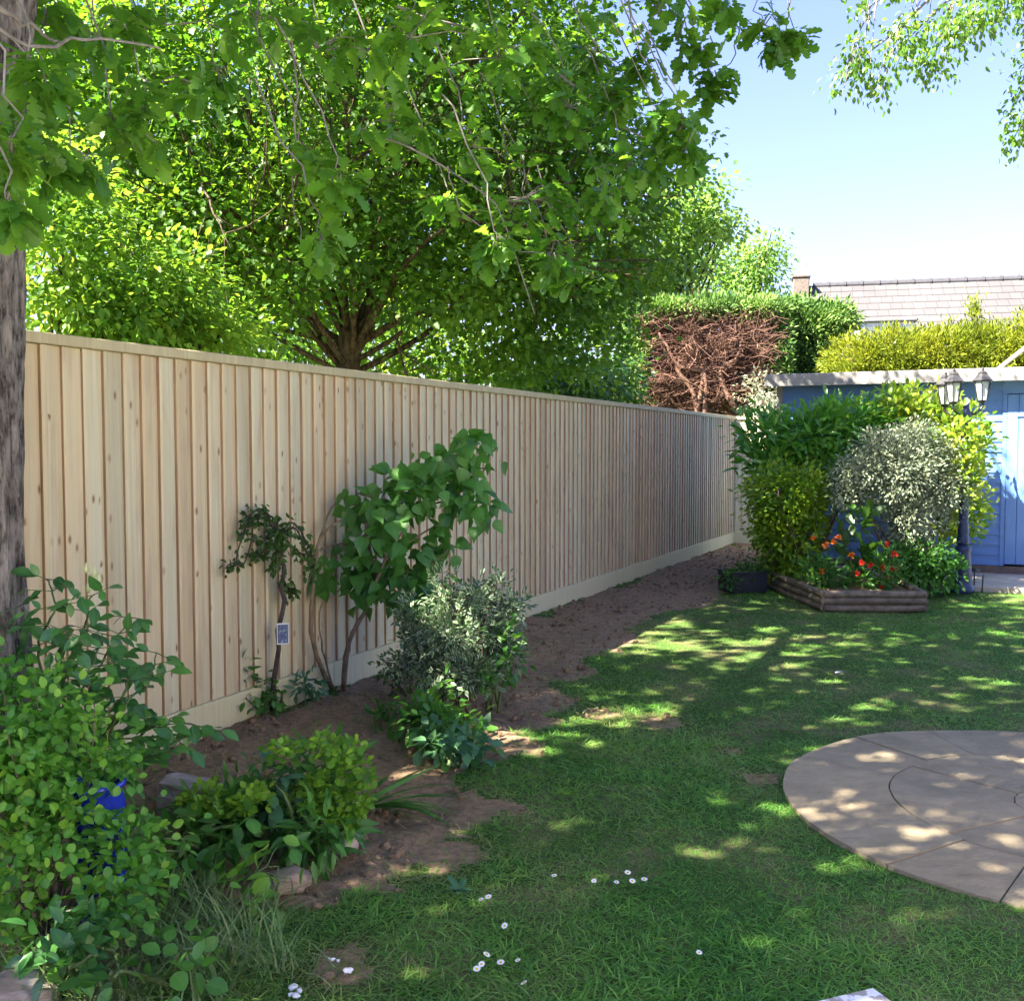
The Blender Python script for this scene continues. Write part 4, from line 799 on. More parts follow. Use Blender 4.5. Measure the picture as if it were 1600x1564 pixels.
for fx, fy, _, dy in lan:
    top = at(fx, fy, lb.y + dy); hx, hy = top.x, top.y; zt = top.z; zb = zt - .36
    mb = MB(); mb.tube(smooth_path([(lb.x, lb.y, Z(640)), ((lb.x + hx) / 2, (lb.y + hy) / 2, Z(640) - .05), (hx, hy, zb - .06), (hx, hy, zb)], 10), .013, 8); mb.build('arm', m_lan, t, smooth=True)
    mb = MB(); c = (hx, hy, zt); mb.lathe([(.03, -.375), (.035, -.36), (.045, -.355), (.05, -.345)], 6, c)
    for j in range(6):
        a = math.pi * j / 3; mb.tube([(hx + .05 * math.cos(a), hy + .05 * math.sin(a), zt - .345), (hx + .082 * math.cos(a), hy + .082 * math.sin(a), zt - .155)], .006, 5)
    mb.lathe([(.088, -.158), (.105, -.15), (.108, -.14), (.075, -.105), (.05, -.075), (.052, -.065), (.035, -.05), (.02, -.045), (.012, -.035), (.016, -.025), (.008, -.012), (.003, 0)], 6, c)
    l_ = mb.build('lantern', m_lan, t)
    mb = MB(); mb.lathe([(.046, -.343), (.078, -.159)], 6, c); mb.build('glass', m_glass, l_)
sl = G(1522, 920); t = thing('garden_stake_light', 'small dark mushroom-topped stake beside the lamp post', 'stake light', sl)
mb = MB(); mb.lathe([(.008, 0), (.008, .19)], 8); mb.build('stake', m_iron, t, world=False); mb = MB(); mb.lathe([(.012, .188), (.05, .195), (.05, .205), (.02, .222), (.004, .226)], 16); mb.build('cap', m_iron, t, world=False)

# ------------------------------------------------------------------ planting along the long fence
# small weeping tree with its plant label
wb = G(425, 1108); WY = wb.y - .05
t = thing('weeping_tree', 'small weeping tree with dark stem and arching crown against the fence', 'tree', wb)
mb = MB(); Pp = lambda a, b, k=0.0: at(a, b, min(WY + k, fence_y(a) - .10 - abs(k)))
mb.tube(smooth_path([wb + Vector((0, 0, -.02)), Pp(432, 1040), Pp(440, 960), Pp(444, 900), Pp(440, 860), Pp(436, 835)], 16, .006), np.array([.019, .014, .013, .012, .010]), 8, rough=.15)
arcs = [[(436, 835), (415, 796), (390, 806), (374, 840)], [(436, 835), (405, 805), (380, 830), (372, 870), (352, 888)], [(436, 835), (458, 815), (480, 850), (488, 880), (494, 890)], [(438, 842), (425, 812), (400, 808), (385, 870), (360, 885)], [(436, 835), (455, 825), (475, 850), (490, 885)], [(440, 850), (465, 860), (485, 890)], [(443, 905), (452, 920), (462, 930)], [(436, 835), (420, 830), (410, 860), (402, 868)], [(436, 838), (430, 870), (430, 890)]]
lp = []
for a in arcs:
    q = smooth_path([Pp(x, y, R.normal() * .05) for x, y in a], 12, .006); mb.tube(q, np.linspace(.008, .003, 12), 5); lp.append(q)
mb.build('stem', M['stem_dark'], t, smooth=True)
lp = np.concatenate(lp); k = R.integers(0, len(lp), 560); pos = lp[k] + R.normal(size=(560, 3)) * np.array([.022, .02, .024]); ax = R.normal(size=(560, 3)) * .7 + np.array([0, -.2, -.5]); nm = R.normal(size=(560, 3)) * .6 + np.array([0, -.3, .8])
leaves('foliage', OVAL, pos, ax, nm, R.uniform(.026, .05, 560), M['apple_leaf'], t)
m_tag = newmat('plant label')[0]; nt = m_tag.node_tree
v = coords(nt, (1, 1, 1), 'Generated'); n1 = noise(nt, v, 4, 4); cpic = ramp(nt, n1, [(.35, (.03, .04, .07)), (.48, (.07, .08, .24)), (.56, (.05, .12, .07)), (.66, (.22, .24, .5)), (.76, (.5, .55, .6))]); nt.links.new(cpic, nt.nodes['Principled BSDF'].inputs['Base Color'])
tc = at(442, 990, WY - .04); t = thing('plant_label', 'blue picture label hanging on the stem of the weeping tree', 'label', tc, .35); mb = MB(); mb.box((-.034, -.002, -.060), (.034, .001, .060), bev=.0008); mb.build('card', simple('white card', (.7, .72, .72), None, 5, .4), t, world=False)
mb = MB(); mb.box((-.029, -.0032, -.053), (.029, -.0022, .053)); mb.build('picture', m_tag, t, world=False); mb = MB(); mb.tube(smooth_path([(0, .001, .055), (.01, .02, .09), (-.005, .045, .085)], 6), .0015, 5); mb.build('tie', m_white, t, world=False)

# lilac
LY = 6.25; lb_ = G(532, 1078); t = thing('lilac_bush', 'heart-leaved bush leaning right on bare canes against the fence', 'bush', lb_)
mb = MB(); Ly = lambda a: min(LY, fence_y(a) - .22)
Lp = lambda a, b, k=0.0: at(a, b, Ly(a) + k)
canes = [[(520, 1075), (487, 1000), (492, 900), (500, 840), (540, 812), (570, 805)], [(520, 1075), (505, 1010), (500, 950), (525, 930)], [(537, 1075), (545, 1010), (575, 945), (600, 880), (650, 800), (720, 720)], [(537, 1078), (543, 1010), (560, 970), (590, 900), (570, 830), (600, 780)], [(498, 845), (520, 790), (550, 776), (580, 775)], [(575, 945), (620, 900), (660, 890), (700, 860)], [(600, 880), (680, 820), (750, 800)], [(650, 800), (720, 770), (765, 725)], [(575, 945), (610, 925), (650, 930), (690, 950)], [(500, 860), (530, 850), (560, 850)]]
for i, c in enumerate(canes):
    q = [Lp(a, b, (.04 if j else 0) * R.normal()) for j, (a, b) in enumerate(c)]
    if i in (0, 1, 2, 3): q[0] = G(*c[0])
    mb.tube(smooth_path(q, 14, .004), np.linspace(.016 if i in (0, 2, 3) else .007, .004, 14), 7)
mb.build('canes', M['cane'], t, smooth=True)
lbl = [B(700, 715, 48, 28, Ly(700), min(.2, .2)), B(735, 700, 30, 22, Ly(735), min(.12, .2)), B(640, 760, 55, 34, Ly(640), min(.28, .2)), B(590, 790, 34, 30, Ly(590), min(.22, .2)), B(700, 770, 60, 42, Ly(700), min(.28, .2)), B(740, 790, 26, 40, Ly(740), min(.15, .2)), B(600, 830, 60, 32, Ly(600), min(.26, .2)), B(545, 870, 36, 40, Ly(545), min(.2, .2)), B(590, 890, 55, 32, Ly(590), min(.25, .2)), B(660, 850, 55, 38, Ly(660), min(.25, .2)), B(640, 905, 40, 26, Ly(640), min(.2, .2)), B(570, 925, 34, 18, Ly(570), min(.15, .2)), B(660, 945, 30, 18, Ly(660), min(.12, .2)), B(505, 905, 14, 14, Ly(505), min(.06, .2)), B(770, 720, 12, 8, Ly(770), min(.05, .2))]
pos, ax, nm, _ = cloud(lbl, 150, 4, .055, 1.6, .75, .7, .5, .8)
nm = nm + np.array([0, -.75, 0]); leaves('foliage', HEART, pos, ax, nm, R.uniform(.075, .125, len(pos)), M['lilac_leaf'], t)

plant('variegated_bush', 'rounded green and white leaved bush at the edge of the soil', 'bush', [B(712, 985, 55, 42, 5.75, .3), B(690, 1035, 48, 42, 5.7, .28), B(775, 985, 26, 36, 5.75, .2), B(655, 1000, 18, 36, 5.7, .15), B(745, 938, 28, 18, 5.75, .16), B(790, 1005, 16, 24, 5.7, .12), B(700, 935, 24, 14, 5.75, .12), B(740, 1050, 34, 26, 5.6, .18), B(803, 948, 10, 18, 5.75, .06), B(640, 960, 12, 22, 5.75, .08), B(688, 908, 12, 9, 5.75, .06), B(778, 912, 10, 9, 5.75, .06), B(632, 1040, 14, 18, 5.7, .08)], 860, 10, .036, SMALL, .042, M['vari_leaf'], G(720, 1125), 16, out=.9, droop=.0, r=.008, p=1.9)
plant('leafy_weed', 'plain green shoots growing from the right side of the variegated bush', 'plant', [B(790, 1015, 18, 40, 5.6, .1), B(765, 1045, 30, 18, 5.55, .1), B(725, 925, 10, 12, 5.7, .06)], 26, 7, .04, OVAL, .055, M['weed_leaf'], G(770, 1110), 4, sm='stem_green')
plant('leafy_weed', 'green weeds spreading below the variegated bush', 'plant', [B(690, 1130, 55, 28, 5.1, .2), B(720, 1155, 45, 22, 5.0, .2), B(665, 1110, 30, 30, 5.3, .15)], 75, 8, .05, OVAL, .06, M['weed_leaf'], G(700, 1170), 6, sm='stem_green')
plant('leafy_weed', 'dark bushy weed with one drooping leaf in front of the variegated bush', 'plant', [B(690, 1165, 30, 22, 4.75, .1), B(745, 1165, 25, 18, 4.9, .1)], 20, 7, .045, OVAL, .075, M['blue_leaf'], G(700, 1195), 4, sm='stem_green')
plant('leafy_weed', 'little sprig of small leaves against the gravel board left of the variegated bush', 'plant', [B(600, 1045, 22, 18, 5.9, .08), B(630, 1070, 15, 20, 5.8, .08)], 16, 6, .03, SMALL, .04, M['apple_leaf'], G(625, 1085), 4)
plant('leafy_weed', 'small green weed on the soil left of the variegated bush', 'plant', [B(612, 1110, 20, 10, 5.5, .1), B(595, 1120, 16, 8, 5.4, .1)], 12, 6, .035, LANCE, .06, M['weed_leaf'], G(610, 1122), 3, sm='stem_green')
plant('leafy_weed', 'tuft of pale grassy leaves at the gravel board under the bare canes', 'plant', [B(475, 1070, 24, 14, 6.0, .08)], 14, 6, .03, LANCE, .07, M['blue_leaf'], G(475, 1085), 3, sm='stem_green')
plant('leafy_weed', 'green suckers at the foot of the weeping tree', 'plant', [B(422, 1085, 18, 24, 5.7, .06), B(410, 1100, 12, 14, 5.7, .05)], 14, 5, .03, OVAL, .055, M['weed_leaf'], G(422, 1110), 3, sm='stem_green')
plant('leafy_weed', 'thin upright sprig left of the weeping tree', 'plant', [B(381, 1045, 8, 14, 5.6, .03), B(384, 1080, 9, 16, 5.6, .03)], 5, 3, .025, OVAL, .06, M['weed_leaf'], G(390, 1118), 2, sm='stem_green', r=.004)

# spurge and its neighbours in front
def spurge(label, heads, base, Y, leaf_blobs):
    t, cl = plant('spurge', label, 'plant', leaf_blobs, 70, 8, .05, LANCE, .07, M['weed_leaf'], base, 9, sm='stem_green', droop=-.1, r=.006)
    for hx, hy in heads:
        c = np.array(at(hx, hy, Y - .14 + R.normal() * .04)); n = 26; q = np.clip(R.normal(size=(n, 3)), -1.6, 1.6) * np.array([.022, .022, .014])
        leaves('flower_head', ROUND, c + q, nrmz(q) + np.array([0, 0, .25]) + R.normal(size=(n, 3)) * .3, np.array([0, -.25, 1]) + R.normal(size=(n, 3)) * .35, R.uniform(.02, .034, n), M['euph_leaf'], t)
hd = [(430, 1170), (445, 1165), (440, 1185), (500, 1158), (520, 1165), (485, 1170), (535, 1180), (550, 1165), (540, 1200), (560, 1190), (520, 1210), (555, 1215), (565, 1240), (535, 1235), (510, 1230), (490, 1235), (500, 1250), (520, 1255), (545, 1255), (560, 1260), (480, 1225), (530, 1275), (515, 1270), (505, 1285), (535, 1290), (550, 1278), (475, 1250), (460, 1255), (570, 1215), (525, 1185)]
spurge('lime-green flowering spurge beside the lawn edge', hd, G(500, 1340), 3.85, [B(500, 1270, 60, 45, 3.9, .18), B(440, 1250, 35, 60, 3.9, .15), B(500, 1200, 50, 40, 3.95, .15)])
hd2 = [(310, 1240), (330, 1235), (325, 1255), (345, 1250), (310, 1262), (340, 1268), (355, 1258), (300, 1250), (390, 1240), (400, 1250), (380, 1255), (405, 1235)]
spurge('lime-green spurge flowering over the pale stone', hd2, G(340, 1310), 3.8, [B(330, 1275, 50, 20, 3.8, .12), B(390, 1265, 25, 20, 3.8, .1)])
plant('leafy_plant', 'broad bluish-leaved plant left of the lime-green spurge', 'plant', [B(425, 1230, 26, 36, 3.75, .1), B(415, 1275, 32, 20, 3.75, .1)], 13, 4, .04, OVAL, .085, M['blue_leaf'], G(430, 1340), 5, sm='stem_green')
plant('leafy_weed', 'low rosette of lance leaves right under the spurge', 'plant', [B(490, 1300, 40, 14, 3.6, .12), B(530, 1305, 20, 12, 3.6, .08)], 22, 6, .04, LANCE, .085, M['weed_leaf'], G(490, 1335), 4, sm='stem_green')
plant('bramble', 'bramble sprig with rounded leaves over the broken stone', 'plant', [B(395, 1370, 25, 40, 3.2, .08), B(440, 1315, 26, 14, 3.4, .06), B(400, 1410, 20, 24, 3.15, .06)], 12, 3, .04, ROUND, .058, M['snow_leaf'], G(400, 1440), 4, sm='stem_green', r=.004)
plant('leafy_plant', 'big-leaved dock between the blue pot and the pale stone', 'plant', [B(335, 1300, 40, 14, 3.5, .12), B(265, 1315, 30, 20, 3.4, .12), B(290, 1345, 40, 26, 3.4, .15)], 26, 5, .045, OVAL, .075, M['weed_leaf'], G(300, 1370), 5, sm='stem_green')

# strap leaves lying out over the lawn edge
sbp = G(575, 1270); t = thing('strap_leaf_plant', 'clump of long strap leaves sprawling from the spurge onto the lawn', 'plant', sbp)
n = 26; base = np.array(sbp)[None] + R.normal(size=(n, 3)) * np.array([.04, .03, .005]) + np.array([0, 0, .03]); ax = np.stack([R.uniform(.5, 1.2, n), R.normal(size=n) * .35 - .1, R.uniform(.05, .45, n)], 1)
leaves('foliage', long_blade(.022, .28), base, ax, np.array([0, 0, 1.]) + R.normal(size=(n, 3)) * .3, R.uniform(.22, .46, n), M['weed_leaf'], t)

# rose and snowberry at the lower left
rb = G(120, 1330); t = thing('rose_bush', 'rose with dark glossy leaves and pale buds in front of the oak trunk', 'bush', (rb.x, rb.y, 0))
mb = MB(); RY = 3.55; pos = []; ax = []; nm = []
shoots = [[(120, 1300), (110, 1180), (100, 1060), (130, 985), (145, 930)], [(120, 1300), (80, 1150), (60, 1020), (85, 950), (72, 905)], [(120, 1300), (150, 1180), (180, 1120), (230, 1060), (245, 1020)], [(120, 1300), (190, 1200), (240, 1130), (310, 1135)], [(120, 1300), (60, 1180), (20, 1050), (25, 950)], [(120, 1300), (130, 1150), (150, 1050), (205, 965)], [(120, 1300), (150, 1200), (190, 1150), (225, 1100)], [(120, 1300), (170, 1150), (200, 1060), (195, 1035)], [(120, 1300), (95, 1150), (130, 1070), (160, 990)], [(120, 1300), (40, 1200), (-20, 1080), (-40, 980)], [(120, 1300), (140, 1200), (240, 1180), (290, 1150)], [(120, 1300), (100, 1160), (90, 1050), (110, 990)]]
for s in shoots:
    q = smooth_path([at(a, b, RY + R.normal() * .1) for a, b in s], 26, .004); mb.tube(q, np.linspace(.008, .0025, 26), 5)
    for i in range(7, 26, 3):
        for sd in (-1, 1):
            d = Vector((sd * R.uniform(.5, 1), -R.uniform(0, .7), R.uniform(-.35, .45))).normalized(); st = Vector(q[i]); ln = R.uniform(.05, .10); e = st + d * ln
            mb.tube([st, e], np.array([.002, .0012]), 4)
            for m_ in (e, st + d * ln * .55):
                for k2 in range(1 if m_ is e else 2):
                    lat = d if m_ is e else (d + Vector((R.normal() * .8, -.2, R.normal() * .8))).normalized()
                    pos.append(m_); ax.append(lat + Vector((0, 0, -.25))); nm.append(Vector((R.normal() * .3, -.55 + R.normal() * .3, 1)))
mb.build('canes', M['stem_green'], t, smooth=True)
leaves('foliage', OVAL, np.array([tuple(p) for p in pos]), np.array([tuple(p) for p in ax]), np.array([tuple(p) for p in nm]), R.uniform(.042, .078, len(pos)), M['rose_leaf'], t)
for bx, by in [(135, 890), (148, 895), (142, 908), (155, 905), (138, 920), (170, 1102)]:
    mb = MB(); c = at(bx, by, RY - .02); mb.lathe([(.003, -.014), (.008, -.006), (.009, .004), (.004, .018), (.001, .026)], 8, c); mb.build('bud', simple('rose bud', (.42, .42, .24), (.25, .32, .1), 40, .6), t, smooth=True)
sb_ = [B(60, 1110, 90, 70, 3.15, .2), B(40, 1200, 80, 70, 3.05, .22), B(150, 1200, 60, 50, 3.2, .2), B(190, 1330, 75, 50, 3.0, .2), B(60, 1330, 80, 60, 2.95, .2), B(100, 1270, 90, 45, 3.05, .2), B(225, 1285, 40, 26, 3.1, .12), B(20, 1430, 45, 60, 2.85, .15), B(190, 1400, 60, 40, 2.9, .18), B(-60, 1200, 80, 200, 3.1, .3), B(20, 1060, 30, 40, 3.2, .12), B(105, 1300, 60, 22, 2.98, .08), B(110, 1250, 22, 22, 3.0, .05)]
t, cl = plant('snowberry_bush', 'thick light-green bush of small round leaves filling the lower left corner', 'bush', sb_, 560, 7, .045, ROUND, .033, M['snow_leaf'], G(80, 1490), 40, sm='stem_brown', out=.6, droop=.1, r=.005, p=1.7)
plant('leafy_plant', 'spurge seedling with whorled oval leaves below the round-leaved bush', 'plant', [B(95, 1455, 45, 28, 2.7, .1), B(165, 1460, 40, 30, 2.7, .1), B(110, 1500, 40, 25, 2.65, .1)], 16, 7, .025, OVAL, .06, M['rose_leaf'], G(120, 1545), 6, sm='stem_green', jit=1.4, out=.3, droop=-.2)
plant('leafy_weed', 'low weed with rounded dark leaves at the bottom left among long grass', 'plant', [B(180, 1525, 40, 18, 2.55, .08), B(280, 1510, 35, 24, 2.6, .1), B(290, 1475, 20, 16, 2.7, .08)], 14, 3, .035, ROUND, .05, M['weed_leaf'], G(230, 1560), 4, sm='stem_green')
# blue pot and stones
pb = at(154, 1275, 3.16); pb.z = 0.0; t = thing('plant_pot', 'cobalt blue glazed pot half hidden in the round-leaved bush', 'pot', pb)
m_pot = simple('blue glaze', (.02, .04, .42), (.012, .02, .30), 5, .12, spec=.7); k_ = .085
mb = MB(); mb.lathe([(.06, 0), (.075, .06), (.085, .28), (.08, .40), (.075, .435), (.085, .445), (.085, .46), (.073, .46), (.07, .43)], 28); mb.build('body', m_pot, t, smooth=True, world=False)
mb = MB(); mb.lathe([(.0705, .41), (.0705, .425)], 20); mb.build('pot_soil', M['soil'], t, world=False)
def rock(name, label, px, py, w, d, h, mat, seed, rz=.3, sink=.25, cat='stone', group=None, flat=.0):
    g = G(px, py); nu, nv = 22, 14; V = []; F = []
    for i in range(nv + 1):
        ph = math.pi * i / nv
        for j in range(nu):
            a = 2 * math.pi * j / nu; p = np.array([math.sin(ph) * math.cos(a), math.sin(ph) * math.sin(a), math.cos(ph)])
            q = np.sign(p) * np.abs(p) ** (.95 if cat == 'pebble' else .66); k = 1 + .35 * (vnoise(np.array([p[0] * 1.7 + seed * 3.1 + 9]), np.array([p[1] * 1.7 + p[2] * 1.3 + 9]), 1, seed)[0] - .5) + .14 * (vnoise(np.array([p[0] * 5 + 9]), np.array([p[1] * 5 + p[2] * 4 + 9]), 1, seed + 3)[0] - .5)
            V.append(q * k * np.array([w, d, h]))
    for i in range(nv):
        for j in range(nu): F.append((i * nu + j, (i + 1) * nu + j, (i + 1) * nu + (j + 1) % nu, i * nu + (j + 1) % nu))
    o = np_mesh(name, np.array(V), np.array(F), mat, smooth=cat == 'pebble'); o.location = (g.x, g.y, h * (1 - sink)); o.rotation_euler = (0, 0, rz); return tag(o, label, cat, group)
m_st = simple('pale stone', (.38, .33, .30), (.17, .13, .11), 9, .9, (1, 1, 2.5), .6); m_st2 = simple('pinkish rubble', (.30, .21, .16), (.16, .13, .11), 7, .9, bumps=.5)
rock('stone', 'long flat pale stone beside the round-leaved bush', 292, 1272, .15, .09, .085, m_st, 1, -.25)
rock('stone', 'pink and grey lump of rubble at the lawn edge below the spurge', 452, 1388, .075, .06, .04, m_st2, 2, .4)
rock('stone', 'small grey stone against the foot of the spurge', 540, 1330, .05, .04, .045, m_st, 3, .9)
rock('stone', 'grey stone cut off by the bottom left corner', 15, 1590, .11, .08, .06, m_st, 4, .2)
m_peb = simple('white pebble', (.72, .70, .70), (.6, .57, .56), 8, .6)
for i, (x, y, s) in enumerate([(544, 1519, .014), (520, 1500, .008), (528, 1502, .007), (515, 1499, .006), (459, 1545, .014), (468, 1550, .011), (463, 1558, .012), (455, 1556, .010)]):
    rock('pebble', 'white oval pebble alone on the bare patch of lawn' if i == 0 else ('tiny pale pebble beside the white oval pebble' if i < 4 else 'pale pebble in the small heap near the bottom edge'), x, y, s, s * .75, s * .55, m_peb, 5 + i, i, .15, 'pebble', 'pebbles on the bare earth patches' if i else None)

# painted board whose corner shows at the bottom edge
def flake():
    m, nt, b, o = newmat('flaking white paint'); f = noise(nt, coords(nt), 16, 5, .6); nt.links.new(ramp(nt, f, [(.47, (.72, .72, .74)), (.51, (.30, .26, .24))]), b.inputs['Base Color']); b.inputs['Roughness'].default_value = .6; return m
c0 = at(1364, 1541, 2.05); c1 = at(1490, 1578, 1.85); ux = (c1 - c0); ux.z = 0; ux.normalize(); a_ = math.atan2(ux.y, ux.x)
t = thing('garden_table', 'weathered table top corner with flaking white paint at the bottom edge', 'table', (c0.x, c0.y, 0), a_)
mb = MB(); mb.box((0, -.62, c0.z - .03), (1.1, 0, c0.z), bev=.004); mb.build('table_top', flake(), t, world=False)
for lx, ly in ((.05, -.07), (.99, -.07), (.05, -.59), (.99, -.59)): mb = MB(); mb.box((lx, ly, 0), (lx + .05, ly + .05, c0.z - .031)); mb.build('leg', m_white, t, world=False)

# ------------------------------------------------------------------ lawn grass, weeds, litter
def scatter(n, x0, x1, y0, y1): return R.uniform(x0, x1, n), R.uniform(y0, y1, n)
P_, A_x, N_m, S_z, D_r = [], [], [], [], []
for (y0, y1, dens, hgt) in ((1.9, 3.4, 14000, .041), (3.4, 5.2, 10500, .043), (5.2, 7.5, 5200, .043), (7.5, 10.0, 3600, .046), (10.0, 13.0, 2400, .05)):
    x0, x1 = -.62 * y1, .58 * y1 + .3; n = int((x1 - x0) * (y1 - y0) * dens); x, y = scatter(n, x0, x1, y0, y1)
    s = soil_amount(x, y); patchy = fbm(x, y, 1.6, 12); keep = R.random(n) < np.where(s > .5, .05 * (patchy > .42) + .25 * (s < .95), (1 - s) * np.clip(.35 + 1.2 * patchy, .3, 1))
    keep &= np.hypot(x - PC[0], y - PC[1]) > PR - .06 + .06 * R.random(n) * fbm(x, y, 6, 40) * 2
    e = (x - SF.x) * SU.x + (y - SF.y) * SU.y; f_ = (x - SF.x) * SV.x + (y - SF.y) * SV.y; keep &= ~((e > -.65) & (f_ > -1.5))
    keep &= ~in_poly(x, y, [(p.x, p.y) for p in poly]); keep &= ((x - FA.x) * FN.x + (y - FA.y) * FN.y) > .02
    x, y = x[keep], y[keep]; m_ = len(x); lush = fbm(x, y, .9, 15); tuft = fbm(x, y, 7, 17)
    P_.append(np.stack([x, y, hz(x, y) - .015], 1)); fl = .7 + 1.3 * R.random(m_)
    a = R.uniform(0, 2 * math.pi, m_) + (fbm(x, y, 3, 18) - .5) * 3; A_x.append(np.stack([np.cos(a) * fl, np.sin(a) * fl, np.full(m_, .8)], 1)); N_m.append(np.stack([-np.cos(a), -np.sin(a), np.full(m_, .6)], 1) + R.normal(size=(m_, 3)) * .3)
    S_z.append(hgt * (.55 + .8 * R.random(m_)) * (.6 + .9 * lush) * (.7 + .6 * tuft)); fe = (x - FA.x) * FN.x + (y - FA.y) * FN.y; D_r.append(np.clip((s[keep] > .02) * .45 + np.clip(1.0 - (fe - 1.9) / 1.1, 0, 1) * (fbm(x, y, 2.4, 44) - .25) * 1.1 * (R.random(m_) > .35), 0, .8))
pos, ax, nm, sz = map(np.concatenate, (P_, A_x, N_m, S_z)); T = blade(.040, .35)
go = leaves('lawn_grass', T, pos, ax, nm, sz, M['grass']); tag(go, 'short patchy green turf with dry yellow patches', 'grass', kind='stuff')
da = go.data.attributes.new('dry', 'FLOAT', 'POINT'); da.data.foreach_set('value', np.repeat(np.concatenate(D_r), len(T[0])).astype(np.float32))
# long rough grass around the lower left plants
tufts = [(40, 1545, 2.5), (90, 1560, 2.5), (140, 1575, 2.5), (250, 1440, 3.0), (290, 1420, 3.1), (330, 1440, 3.05), (220, 1480, 2.8), (350, 1480, 2.9), (300, 1500, 2.75), (10, 1500, 2.7), (400, 1460, 3.0), (240, 1400, 3.15), (270, 1470, 2.8), (320, 1395, 3.1), (440, 1490, 2.8), (200, 1545, 2.6), (330, 1530, 2.6), (380, 1430, 3.0), (60, 1500, 2.7), (120, 1530, 2.6)]
for i, (x, y, _) in enumerate(tufts):
    g = G(x, y + 25); n = 55; b = np.array(g)[None] + R.normal(size=(n, 3)) * np.array([.045, .04, 0]); a = R.uniform(0, 2 * math.pi, n); fl = R.uniform(.15, .95, n)
    o = leaves('grass_tuft', long_blade(.012, .55), b, np.stack([np.cos(a) * fl, np.sin(a) * fl, np.ones(n)], 1), np.stack([-np.cos(a), -np.sin(a), np.full(n, .35)], 1), R.uniform(.10, .27, n), M['long_grass'])
    tag(o, 'tuft of long pale grass at the bottom left' if x < 200 else 'tuft of long pale grass right of the round-leaved bush', 'grass tuft', 'long grass tufts by the round-leaved bush')
# daisies
pet = strip([(0, .10), (.6, .17), (1, .08)], .1, -.15)
def daisy():
    V0, F0, _ = pet; V = []; F = []; m_i = []; n = 14
    for k in range(n):
        a = 2 * math.pi * k / n; c, s = math.cos(a), math.sin(a)
        for v in V0: V.append((.011 * (v[0] * c - v[1] * s), .011 * (v[0] * s + v[1] * c), .045 + .011 * v[2]))
        for f in F0: F.append([k * len(V0) + q for q in f]); m_i.append(0)
    b = len(V)
    for r, z in ((.0045, .046), (.003, .0485), (.0005, .0492)):
        for j in range(8): V.append((r * math.cos(j * math.pi / 4), r * math.sin(j * math.pi / 4), z))
    for i in range(2):
        for j in range(8): F.append([b + i * 8 + j, b + i * 8 + (j + 1) % 8, b + (i + 1) * 8 + (j + 1) % 8, b + (i + 1) * 8 + j]); m_i.append(1)
    b = len(V)
    for z in (0, .045):
        for j in range(4): V.append((.0008 * math.cos(j * math.pi / 2), .0008 * math.sin(j * math.pi / 2), z))
    for j in range(4): F.append([b + j, b + (j + 1) % 4, b + 4 + (j + 1) % 4, b + 4 + j]); m_i.append(2)
    return np_mesh('daisy', np.array(V), np.array(F), [simple('daisy petal', (.85, .85, .86), (.78, .78, .8), 9, .6), simple('daisy eye', (.75, .5, .03), None, 9, .7), M['stem_green']], mi=m_i)
d0 = daisy(); first = True
for grp, lst in (('white daisy in the open cluster beside the middle sun patch', [(930, 1387), (962, 1392), (985, 1390), (1007, 1390), (979, 1377), (868, 1382)]), ('white daisy in the cluster close to the bottom edge', [(749, 1509), (756, 1517), (747, 1530), (785, 1522), (814, 1514), (830, 1556)]), ('white daisy alone on the lawn between the two clusters', [(797, 1458)]), ('white daisy in the pair at the left of the turf', [(757, 1416), (767, 1417)]), ('white daisy alone at the right near the bottom edge', [(1090, 1504)])):
    for x, y in lst:
        o = d0 if first else d0.copy()
        if not first: COL.objects.link(o)
        first = False; g = G(x, y + 6); o.location = (g.x, g.y, float(hz(np.array([g.x]), np.array([g.y]))[0]) + .004); o.rotation_euler = (R.uniform(.1, .5), R.normal() * .2, R.normal() * .5); o.scale = (R.uniform(.75, 1.05),) * 3
        tag(o, grp, 'daisy', 'white daisies in the lawn')
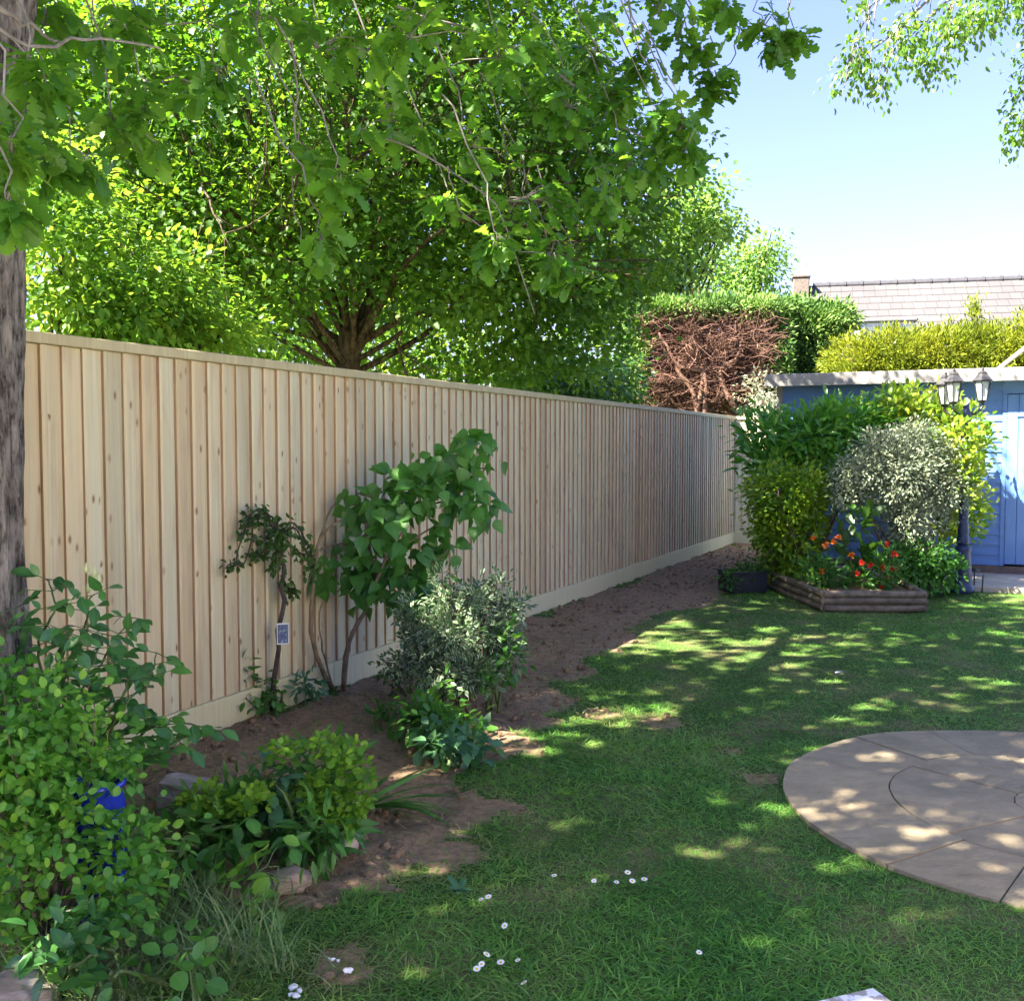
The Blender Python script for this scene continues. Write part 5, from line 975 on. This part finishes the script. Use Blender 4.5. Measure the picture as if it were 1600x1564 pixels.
# broad weed rosettes in the turf and a fallen feather
for (x, y, lab) in [(717, 1392, 'pale grey-green weed rosette in the turf near the left pair of daisies'), (880, 1240, 'yellowish grass weed standing in the turf left of the patio')]:
    g = G(x, y + 8); n = 14; a = R.uniform(0, 6.28, n); o = leaves('weed_rosette', LANCE if x < 800 else long_blade(.02, .5), np.array(g)[None] + np.zeros((n, 3)) + np.array([0, 0, .02]), np.stack([np.cos(a), np.sin(a), R.uniform(.2, .9, n)], 1), np.tile([0, 0, 1.], (n, 1)) + R.normal(size=(n, 3)) * .2, R.uniform(.04, .08, n) * (1 if x < 800 else 1.8), M['blue_leaf'] if x < 800 else M['euph_leaf']); tag(o, lab, 'weed')
g = G(1312, 1062); o = leaves('feather', strip([(0, .02), (.2, .12), (.7, .13), (1, .02)], .25, .2), np.array([[g.x - .03, g.y, .045]]), np.array([[1, .6, .12]]), np.array([[0, 0, 1.]]), .11, simple('grey feather', (.45, .47, .55), (.25, .27, .33), 12, .7)); tag(o, 'grey feather lying on the turf beyond the patio', 'feather')
# earth crumbs, stones and straw on the bed
n = 22000; x, y = scatter(n, -3, 4.5, 2.6, 16); kp = (soil_amount(x, y) > .6) & (((x - FA.x) * FN.x + (y - FA.y) * FN.y) > .05); x, y = x[kp], y[kp]; n = len(x)
OCT = (np.array([(1, 0, 0), (-1, 0, 0), (0, 1, 0), (0, -1, 0), (0, 0, .7), (0, 0, -.7), (.65, .6, .35), (-.6, .55, .3)], float), np.array([(0, 6, 4), (6, 2, 4), (2, 7, 4), (7, 1, 4), (1, 3, 4), (3, 0, 4), (6, 0, 2), (7, 2, 1), (0, 3, 5), (3, 1, 5), (1, 2, 5), (2, 0, 5)]), np.zeros(8))
o = leaves('soil_crumbs', OCT, np.stack([x, y, hz(x, y) - .006], 1), rdir(n), rdir(n), (.004 + .026 * R.random(n) ** 5) * (.5 + fbm(x, y, 2.5, 31)), M['soil']); tag(o, 'loose crumbs of brown earth along the bed', 'soil', kind='stuff')
n = 8000; x, y = scatter(n, -2.5, 4.5, 2.4, 14); s = soil_amount(x, y); kp = (s > .05) & (R.random(n) < .25 + .75 * fbm(x, y, 1.5, 21)) & (((x - FA.x) * FN.x + (y - FA.y) * FN.y) > .06); x, y = x[kp], y[kp]; n = len(x); a = R.uniform(0, 6.28, n)
o = leaves('dry_straw', long_blade(.012, .15), np.stack([x, y, hz(x, y) + .002], 1), np.stack([np.cos(a), np.sin(a), R.normal(size=n) * .12 + .05], 1), np.tile([0, 0, 1.], (n, 1)) + R.normal(size=(n, 3)) * .2, R.uniform(.03, .12, n), simple('straw', (.36, .30, .19), (.2, .16, .1), 5, .8)); tag(o, 'dry straw and cut stalks scattered on the earth', 'straw', kind='stuff')
